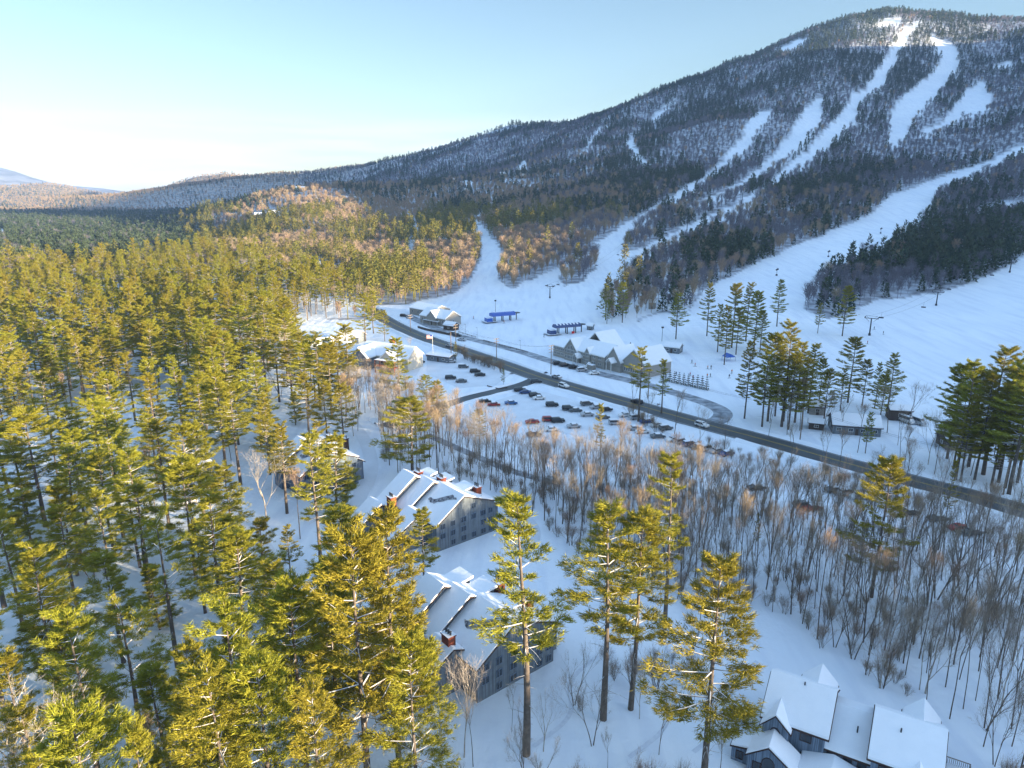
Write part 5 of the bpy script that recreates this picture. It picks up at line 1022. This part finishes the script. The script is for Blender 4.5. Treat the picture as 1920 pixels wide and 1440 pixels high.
# ---------------------------------------------------------------- ski lifts
def lift_tower(px_, py_, H, rz, label, group):
    q = at(px_, py_); t = thing('lift_tower', label, 'lift tower', tuple(q), rz, group)
    b = MB(); b.tube((0, 0, -1), (0, 0, H), .38, .26, 'dark_metal', 8); b.tube((0, 0, 0), (0, 0, 1.1), .6, .6, 'dark_metal', 8); b.build('mast', t)
    b = MB(); b.box(-3.2, 3.2, -.18, .18, H - .15, H + .15, 'dark_metal'); b.tube((-1, 0, H - 1.6), (-2.8, 0, H), .08, .08, 'dark_metal', 4); b.tube((1, 0, H - 1.6), (2.8, 0, H), .08, .08, 'dark_metal', 4); [b.tube((x * .4, 0, H), (x, 0, H + 1.2), .06, .06, 'dark_metal', 4) for x in (-2.6, 2.6)]; b.box(-2.6, 2.6, -.05, .05, H + 1.15, H + 1.25, 'dark_metal'); b.build('crossarm', t)
    for x in (-3, 3):
        s_ = MB(); s_.box(x - .1, x + .1, -1.6, 1.6, H + .15, H + .45, 'dark_metal'); [s_.tube((x - .08, y, H + .55), (x + .08, y, H + .55), .25, .25, 'rubber', 8) for y in (-1.3, -.45, .45, 1.3)]; s_.build('sheave_train', t)
    return Vector((q.x, q.y, q.z + H + .7))
def run(name, tops, rz, lab, group, every=22):
    c, s_ = math.cos(rz), math.sin(rz); b = MB()
    for side in (-3, 3):
        for a, e in zip(tops[:-1], tops[1:]):
            n = 6; P = [a.lerp(e, k / n) + Vector((c * side, s_ * side, -4 * (k / n) * (1 - k / n) * (e - a).length * .02)) for k in range(n + 1)]
            for u, v in zip(P[:-1], P[1:]): b.tube(u, v, .035, .035, 'wire', 3, cap=False)
    o = b.build(name); tag(o, lab, 'cable')
    m = MB(); m.tube((0, 0, -2.4), (0, 0, .05), .05, .05, 'dark_metal', 4); m.box(-1.1, 1.1, -.25, .25, -3.0, -2.9, 'dark_metal'); m.box(-1.1, 1.1, .2, .28, -2.9, -2.35, 'dark_metal'); m.box(-1.15, -1.05, -.25, .25, -2.9, -2.4, 'dark_metal'); m.box(1.05, 1.15, -.25, .25, -2.9, -2.4, 'dark_metal'); cm = m.mesh('lift_chair'); n_ = 0
    for a, e in zip(tops[:-1], tops[1:]):
        L_ = (e - a).length; k = every * .5
        while k < L_:
            f = k / L_; side = (-3, 3)[n_ % 2]; p = a.lerp(e, f) + Vector((c * side, s_ * side, -4 * f * (1 - f) * L_ * .02)); oo = link('lift_chair', cm, None, p, rz); tag(oo, 'empty dark lift chair hanging from the %s' % lab.split(' of the ')[-1], 'lift chair', 'chairs on the ' + lab.split(' of the ')[-1]); k += every; n_ += 1
def terminal(px_, py_, rz, shell, label, arched):
    q = at(px_, py_); t = thing('lift_terminal', label, 'lift terminal', tuple(q), rz); b = MB(); L_ = 15
    if arched:
        n = 8; P = [(2.4 * math.cos(a), 3.6 + 1.9 * math.sin(a)) for a in [math.pi * k / n for k in range(n + 1)]]
        b.prism([(-L_ / 2, y, z) for y, z in P], (L_, 0, 0), shell); s_ = MB()
        for k in range(7): s_.prism([(-6.6 + k * 2, y * 1.01, z + .04) for y, z in P[2:7]], (.9, 0, 0), 'roof_snow')
        b.build('canopy', t); s_.build('snow_patches', t)
    else:
        b.prism([(-L_ / 2, -2.3, 3.4), (-L_ / 2, 2.3, 3.4), (-L_ / 2, 2.0, 5.0), (-L_ / 2, 0, 5.5), (-L_ / 2, -2.0, 5.0)], (L_, 0, 0), shell); b.build('canopy', t); s_ = MB(); s_.box(-5.4, 6.6, -.5, 1.6, 5.2, 5.42, 'roof_snow'); s_.build('snow_patches', t)
    b = MB(); [b.tube((x, y, -1), (x, y, 3.5), .3, .3, 'dark_metal', 8) for x in (-5, 0, 5) for y in (-1.0, 1.0)]; b.build('column', t)
    b = MB(); b.box(-L_ / 2 - 3, -L_ / 2 + .5, -2.2, 2.2, 0, 2.6, shell, 'roof_snow'); b.box(-L_ / 2 - 4.5, -L_ / 2 + 3, -3.4, 3.4, .3, .5, 'dark_metal', 'roof_snow'); b.build('operator_booth', t)
    b = MB(); b.tube((L_ / 2 + 1.5, 0, 4.3), (L_ / 2 + 1.5, 0, 4.55), 2.3, 2.3, 'dark_metal', 14); b.tube((L_ / 2 + 1.5, 0, -1), (L_ / 2 + 1.5, 0, 4.3), .3, .3, 'dark_metal', 8); b.build('bullwheel', t)
    f = MB(); f.box(1.5, 3.2, -3.4, -3.3, .3, 1.6, 'red'); f.build('banner', t) if arched else None
    return t
terminal(942, 602, .42, 'blue_shell', 'bright blue lift terminal on the snow left of the lodge', False); terminal(1062, 625, .38, 'navy_shell', 'arched navy lift terminal with snow-striped canopy behind the lodge', True)
def up(px_, py_, ptop): return max(6, top_height(px_, py_, ptop))
def lift(name, L, rz, which):
    tops = [];
    for k, (a, b_, c) in enumerate(L): tops.append(lift_tower(a, b_, up(a, b_, c), rz, '%s tower of the %s' % (('lowest', 'second', 'third', 'fourth', 'fifth', 'topmost')[min(k, 5)], which), 'towers of the ' + which))
    run(name, tops, rz, 'thin dark cable of the ' + which, '', 45)
lift('lift_cable', [(1031, 559, 537), (1170, 481, 459), (1288, 432, 404), (1391, 382, 360)], -.7, 'lift up the long middle slope')
lift('lift_cable', [(1630, 629, 597), (1755, 573, 548), (1893, 511, 482)], -.6, 'lift on the wide right slope')
def snow_gun(px_, py_, label):
    q = at(px_, py_); t = thing('snow_gun', label, 'snow gun', tuple(q), .5, 'snow guns along the trail'); b = MB(); b.tube((0, 0, -.5), (0, 0, 4.2), .14, .12, 'dark_metal', 6); b.box(-.5, .5, -.5, .5, 0, 1.2, 'dark_metal'); b.build('post', t); b = MB(); b.tube((-.9, 0, 4.3), (.9, 0, 4.9), .55, .75, 'dark_metal', 10); b.build('barrel', t)
for k, (a, b_) in enumerate([(1456, 517), (1553, 482), (1651, 438), (1731, 409)]): snow_gun(a, b_, ('lowest', 'second', 'third', 'topmost')[k] + ' of four dark snow guns on the long right trail')
for a, b_, l in ((1241, 640, 'dark lamp mast at the left edge of the spreading pine on the slope'), (929, 585, 'short lamp post behind the blue lift terminal')):
    q = at(a, b_); t = thing('lamp_mast', l, 'lamp post', tuple(q)); b = MB(); b.tube((0, 0, -.5), (0, 0, 7), .12, .1, 'dark_metal', 6); b.build('post', t); b = MB(); b.box(-.6, .6, -.25, .25, 6.8, 7.6, 'dark_metal'); b.build('floodlight', t)

# ---------------------------------------------------------------- poles, flag, fences, hedge
tops = []
def pole(px_, py_, ptop, label, arms=2):
    q = at(px_, py_); H = max(8, top_height(px_, py_, ptop)); t = thing('utility_pole', label, 'utility pole', tuple(q), RD + math.pi / 2, 'utility poles along the main road'); b = MB(); b.tube((0, 0, -.5), (0, 0, H), .2, .13, 'pole_wood', 7); b.build('post', t)
    for k in range(arms):
        b = MB(); z = H - .5 - k * 1.3; b.box(-1.4, 1.4, -.08, .08, z, z + .2, 'pole_wood', 'roof_snow'); [b.tube((x, 0, z + .2), (x, 0, z + .45), .06, .04, 'white_paint', 5) for x in (-1.2, -.5, .5, 1.2)]; b.build('crossarm', t)
    tops.append(q + Vector((0, 0, H - .2)))
pole(770, 622, 590, 'utility pole nearest the older base lodge'); pole(855, 648, 608, 'utility pole where the road leaves the base area'); pole(931, 676, 634, 'utility pole midway between the base area and the lodge'); pole(1033, 702, 647, 'utility pole in front of the lodge', 3); pole(846, 668, 622, 'bare pole beside the narrow roadside evergreen', 0); tops.pop()
P3 = [at(1215, 745) + Vector((0, 0, 10)), at(1500, 822) + Vector((0, 0, 10)), at(1900, 935) + Vector((0, 0, 10))]
b = MB()
for a, e in zip((tops + P3)[:-1], (tops + P3)[1:]):
    for w_ in (-1, 1):
        P = [a.lerp(e, k / 6) + Vector((.5 * w_, .4 * w_, -4 * (k / 6) * (1 - k / 6) * 1.6)) for k in range(7)]; [b.tube(u, v, .025, .025, 'wire', 3, cap=False) for u, v in zip(P[:-1], P[1:])]
tag(b.build('power_line'), 'thin power line strung along the main road', 'power line')
for k, (a, b_) in enumerate([(1215, 747), (1500, 824), (1880, 932)]):
    q = at(a, b_); t = thing('utility_pole', 'utility pole on the main road far bank, ' + ('behind the wind-torn pine', 'below the loop road', 'near the right edge')[k], 'utility pole', tuple(q), RD + math.pi / 2, 'utility poles along the main road'); m = MB(); m.tube((0, 0, -.5), (0, 0, 10.4), .2, .13, 'pole_wood', 7); m.build('post', t); m = MB(); m.box(-1.4, 1.4, -.08, .08, 9.8, 10, 'pole_wood'); m.build('crossarm', t)
q = at(812, 676); t = thing('flagpole', 'white flagpole with a striped flag beside the inn', 'flagpole', tuple(q)); b = MB(); b.tube((0, 0, -.3), (0, 0, 12), .1, .06, 'white', 6); b.build('post', t); b = MB(); M['flag_blue'] = mat('flag_blue', (.04, .06, .25))
for k in range(7): b.box(-2.6, -.08 if k < 3 else -.08, -.02 - .001 * k, .02 + .001 * k, 10.1 + (6 - k) * .24, 10.34 + (6 - k) * .24, 'red' if k % 2 == 0 else 'white')
b.box(-1.1, -.07, -.04, .04, 11.06, 11.8, 'flag_blue'); b.build('flag', t)
for a, b_, l in ((976, 660, 'far'), (895, 634, 'middle'), (873, 627, 'near')):
    q = at(a, b_); t = thing('street_lamp', 'slim lamp post by the long low fence, %s one from the lodge' % {'far': 'nearest', 'middle': 'second', 'near': 'farthest'}[l], 'lamp post', tuple(q), 0, 'lamp posts by the low fence'); m = MB(); m.tube((0, 0, -.3), (0, 0, 5.5), .07, .05, 'metal', 6); m.build('post', t); m = MB(); m.box(-.8, .1, -.12, .12, 5.5, 5.65, 'metal'); m.build('lamp_head', t)
def fence(L, label, h=1.2, step=3, m='dark_wall', solid=False, name='fence'):
    P = pts(L); t = thing(name, label, 'fence' if not solid else 'wall', (P[0].x, P[0].y, hz(P[0].x, P[0].y))); rl = MB(); o0 = Vector(t.location)
    for a, c in zip(P[:-1], P[1:]):
        n = max(1, int((c - a).length / step)); d = (c - a).normalized(); nr_ = Vector((-d.y, d.x)) * .08
        for k in range(n):
            u = a.lerp(c, k / n); v = a.lerp(c, (k + 1) / n); zu, zv = hz(*u), hz(*v)
            for z0, z1 in (((-.3, h),) if solid else ((h * .35, h * .5), (h * .75, h * .92))): rl.prism([Vector((u.x, u.y, zu + z0)) - o0, Vector((v.x, v.y, zv + z0)) - o0, Vector((v.x, v.y, zv + z1)) - o0, Vector((u.x, u.y, zu + z1)) - o0], (nr_.x, nr_.y, 0), m)
            if not solid: p = MB(); w = Vector((u.x, u.y, zu)) - o0; p.box(w.x - .09, w.x + .09, w.y - .09, w.y + .09, w.z - .4, w.z + h, m); p.build('post', t)
    rl.build('rail' if not solid else 'panel', t)
fence([(907, 640), (990, 662)], 'long low dark fence on the snow between the lift terminals and the access road', .9, 4); fence([(860, 624), (893, 634)], 'short dark fence near the older base lodge', .9, 4)
fence([(783, 615), (800, 620), (843, 629)], 'dark retaining wall in front of the older base lodge', 1.3, 4, 'dark_wall', True, 'retaining_wall')
fence([(371, 921), (397, 935)], 'split-rail fence piece on the left of the snowy lane', 1.1, 2.5, 'pole_wood'); fence([(400, 941), (443, 928)], 'split-rail fence piece crossing the top of the snowy lane', 1.1, 2.5, 'pole_wood'); fence([(408, 940), (447, 958)], 'split-rail fence piece running down the right of the snowy lane', 1.1, 2.5, 'pole_wood')
fence([(913, 724), (935, 730), (952, 727)], 'low dark kerb wall round the small snowy evergreen', .4, 3, 'dark_wall', True, 'kerb_wall')
for k in range(10):
    q = at(1247 + k * 8.6, 714 + k * 1.9); s_ = rr.uniform(.9, 1.15); kd = spruce_kind(70 + k % 2, 4.6, 1.15, 'needle_dark', 420, .02, .35, .16) if k < 2 else HK[k % 2]
    if k == 0: HK = [kd]
    if k == 1: HK.append(kd)
    t = thing('hedge_tree', ('leftmost', 'second', 'third', 'fourth', 'fifth', 'sixth', 'seventh', 'eighth', 'ninth', 'rightmost')[k] + ' of the row of dark columnar evergreens by the lodge', 'hedge tree', tuple(q), k * 1.3, 'row of columnar evergreens'); t.scale = (s_, s_, s_); link('trunk', kd[0], t); link('crown', kd[1], t)
# blue tent and snow heap
q = at(1366, 676); t = thing('blue_tent', 'small blue pitched tent at the edge of the snowfield below the knoll', 'tent', tuple(q), .3); b = MB(); b.prism([(-2.4, -2, 1.9), (2.4, -2, 1.9), (0, -2, 3.3)], (0, 4, 0), 'blue_shell'); b.build('canopy', t)
for x in (-2.3, 2.2):
    for y in (-1.9, 1.8): b = MB(); b.box(x, x + .1, y, y + .1, -.3, 1.9, 'metal'); b.build('leg', t)

# ---------------------------------------------------------------- people on the snow
def figure(seed):
    bm = bmesh.new(); me = bpy.data.meshes.new('person_frame'); r5 = random.Random(seed); st = r5.uniform(.1, .22); sw = r5.uniform(-.2, .25)
    J = [(0, 0, .95), (0, .02, 1.2), (0, .03, 1.42), (0, .02, 1.52), (0, .03, 1.66), (.11, st * .3, .9), (.13, st, .5), (.14, st * .6, .08), (.14, st * .6 + .16, .04), (-.11, -st * .3, .9), (-.13, -st * .2, .5), (-.14, -st, .08), (-.14, -st + .16, .04),
         (.2, .02, 1.4), (.27, .05 + sw, 1.14), (.24, .26 + sw, .98), (-.2, .02, 1.4), (-.27, .05 - sw, 1.14), (-.24, .26 - sw, .98), (0, .04, 1.76)]
    E = [(0, 1), (1, 2), (2, 3), (3, 4), (4, 19), (0, 5), (5, 6), (6, 7), (7, 8), (0, 9), (9, 10), (10, 11), (11, 12), (2, 13), (13, 14), (14, 15), (2, 16), (16, 17), (17, 18)]
    R = [.17, .16, .18, .065, .11, .11, .075, .06, .055, .11, .075, .06, .055, .075, .06, .045, .075, .06, .045, .08]
    me.from_pydata(J, E, []); o = bpy.data.objects.new('tmp', me); C.objects.link(o); md = o.modifiers.new('s', 'SKIN'); 
    for v, r_ in zip(me.skin_vertices[0].data, R): v.radius = (r_, r_ * .85)
    me.skin_vertices[0].data[0].use_root = True; o.modifiers.new('u', 'SUBSURF').levels = 1
    dg = bpy.context.evaluated_depsgraph_get(); m2 = bpy.data.meshes.new_from_object(o.evaluated_get(dg)); bpy.data.objects.remove(o); return m2
FIG = [figure(k) for k in range(3)]; M['jacket_navy'] = mat('jacket_navy', (.02, .03, .08)); M['jacket_grey'] = mat('jacket_grey', (.08, .08, .09)); PM = []
def dress(me, jacket):
    m = me.copy(); m.materials.clear(); [m.materials.append(M[k]) for k in (jacket, 'dark_metal', 'skin')]
    for p in m.polygons: z = p.center.z; p.material_index = 0 if (.9 < z < 1.5) else 2 if (1.52 < z < 1.68 and p.center.y > .06) else 1
    return m
for jk in ('red', 'jacket_navy', 'jacket_grey', 'orange'): PM.append((jk, [dress(f, jk) for f in FIG]))
sk = MB(); [sk.box(x - .05, x + .05, -.8, .85, 0, .03, 'dark_metal') for x in (-.14, .14)]; 
skm = [MB().box(x - .05, x + .05, -.8, .85, .0, .03, 'dark_metal').mesh('ski') for x in (-.14, .14)]
PP = [(1297, 681), (1303, 687), (1327, 692), (1333, 692), (1268, 704), (1294, 705), (1326, 708), (1332, 707), (1367, 709), (1299, 711), (1372, 700), (1656, 627), (1639, 618), (1626, 645), (945, 606), (1182, 648), (1020, 632), (888, 598), (1143, 590)]
for k, (a, b_) in enumerate(PP):
    jk, ms = PM[(k * 3 + 1) % 4]; q = at(a, b_); cn = {'red': 'red', 'jacket_navy': 'dark blue', 'jacket_grey': 'dark grey', 'orange': 'orange'}[jk]
    near_ = 'on the snowfield beside the lodge' if k < 11 else 'on the wide right slope' if k < 14 else ('beside the blue lift terminal', 'on the snow behind the lodge', 'near the navy lift terminal', 'near the older base lodge', 'on the slope below the tower hut')[k - 14]
    t = thing('person', 'skier in a %s jacket standing %s' % (cn, near_), 'person', tuple(q + Vector((0, 0, .02))), rr.uniform(0, 6.28), 'skiers ' + near_ if k < 14 else None); link('body', ms[k % 3], t, (0, 0, .02)); [link('ski', m, t) for m in skm]

# ---------------------------------------------------------------- the air over the valley
hb = MB(); hb.box(-9500, 3000, -900, 9700, -62, 620, 'snow'); hz_o = hb.build('haze'); hz_o['kind'] = 'stuff'
hm = bpy.data.materials.new('haze'); hm.use_nodes = True; t = hm.node_tree; t.nodes.clear(); mo = t.nodes.new('ShaderNodeOutputMaterial'); pv = t.nodes.new('ShaderNodeVolumePrincipled')
pv.inputs['Color'].default_value = (.3, .52, 1, 1); pv.inputs['Density'].default_value = 6e-5; pv.inputs['Anisotropy'].default_value = 0
t.links.new(pv.outputs[0], mo.inputs['Volume']); hz_o.data.materials.clear(); hz_o.data.materials.append(hm)
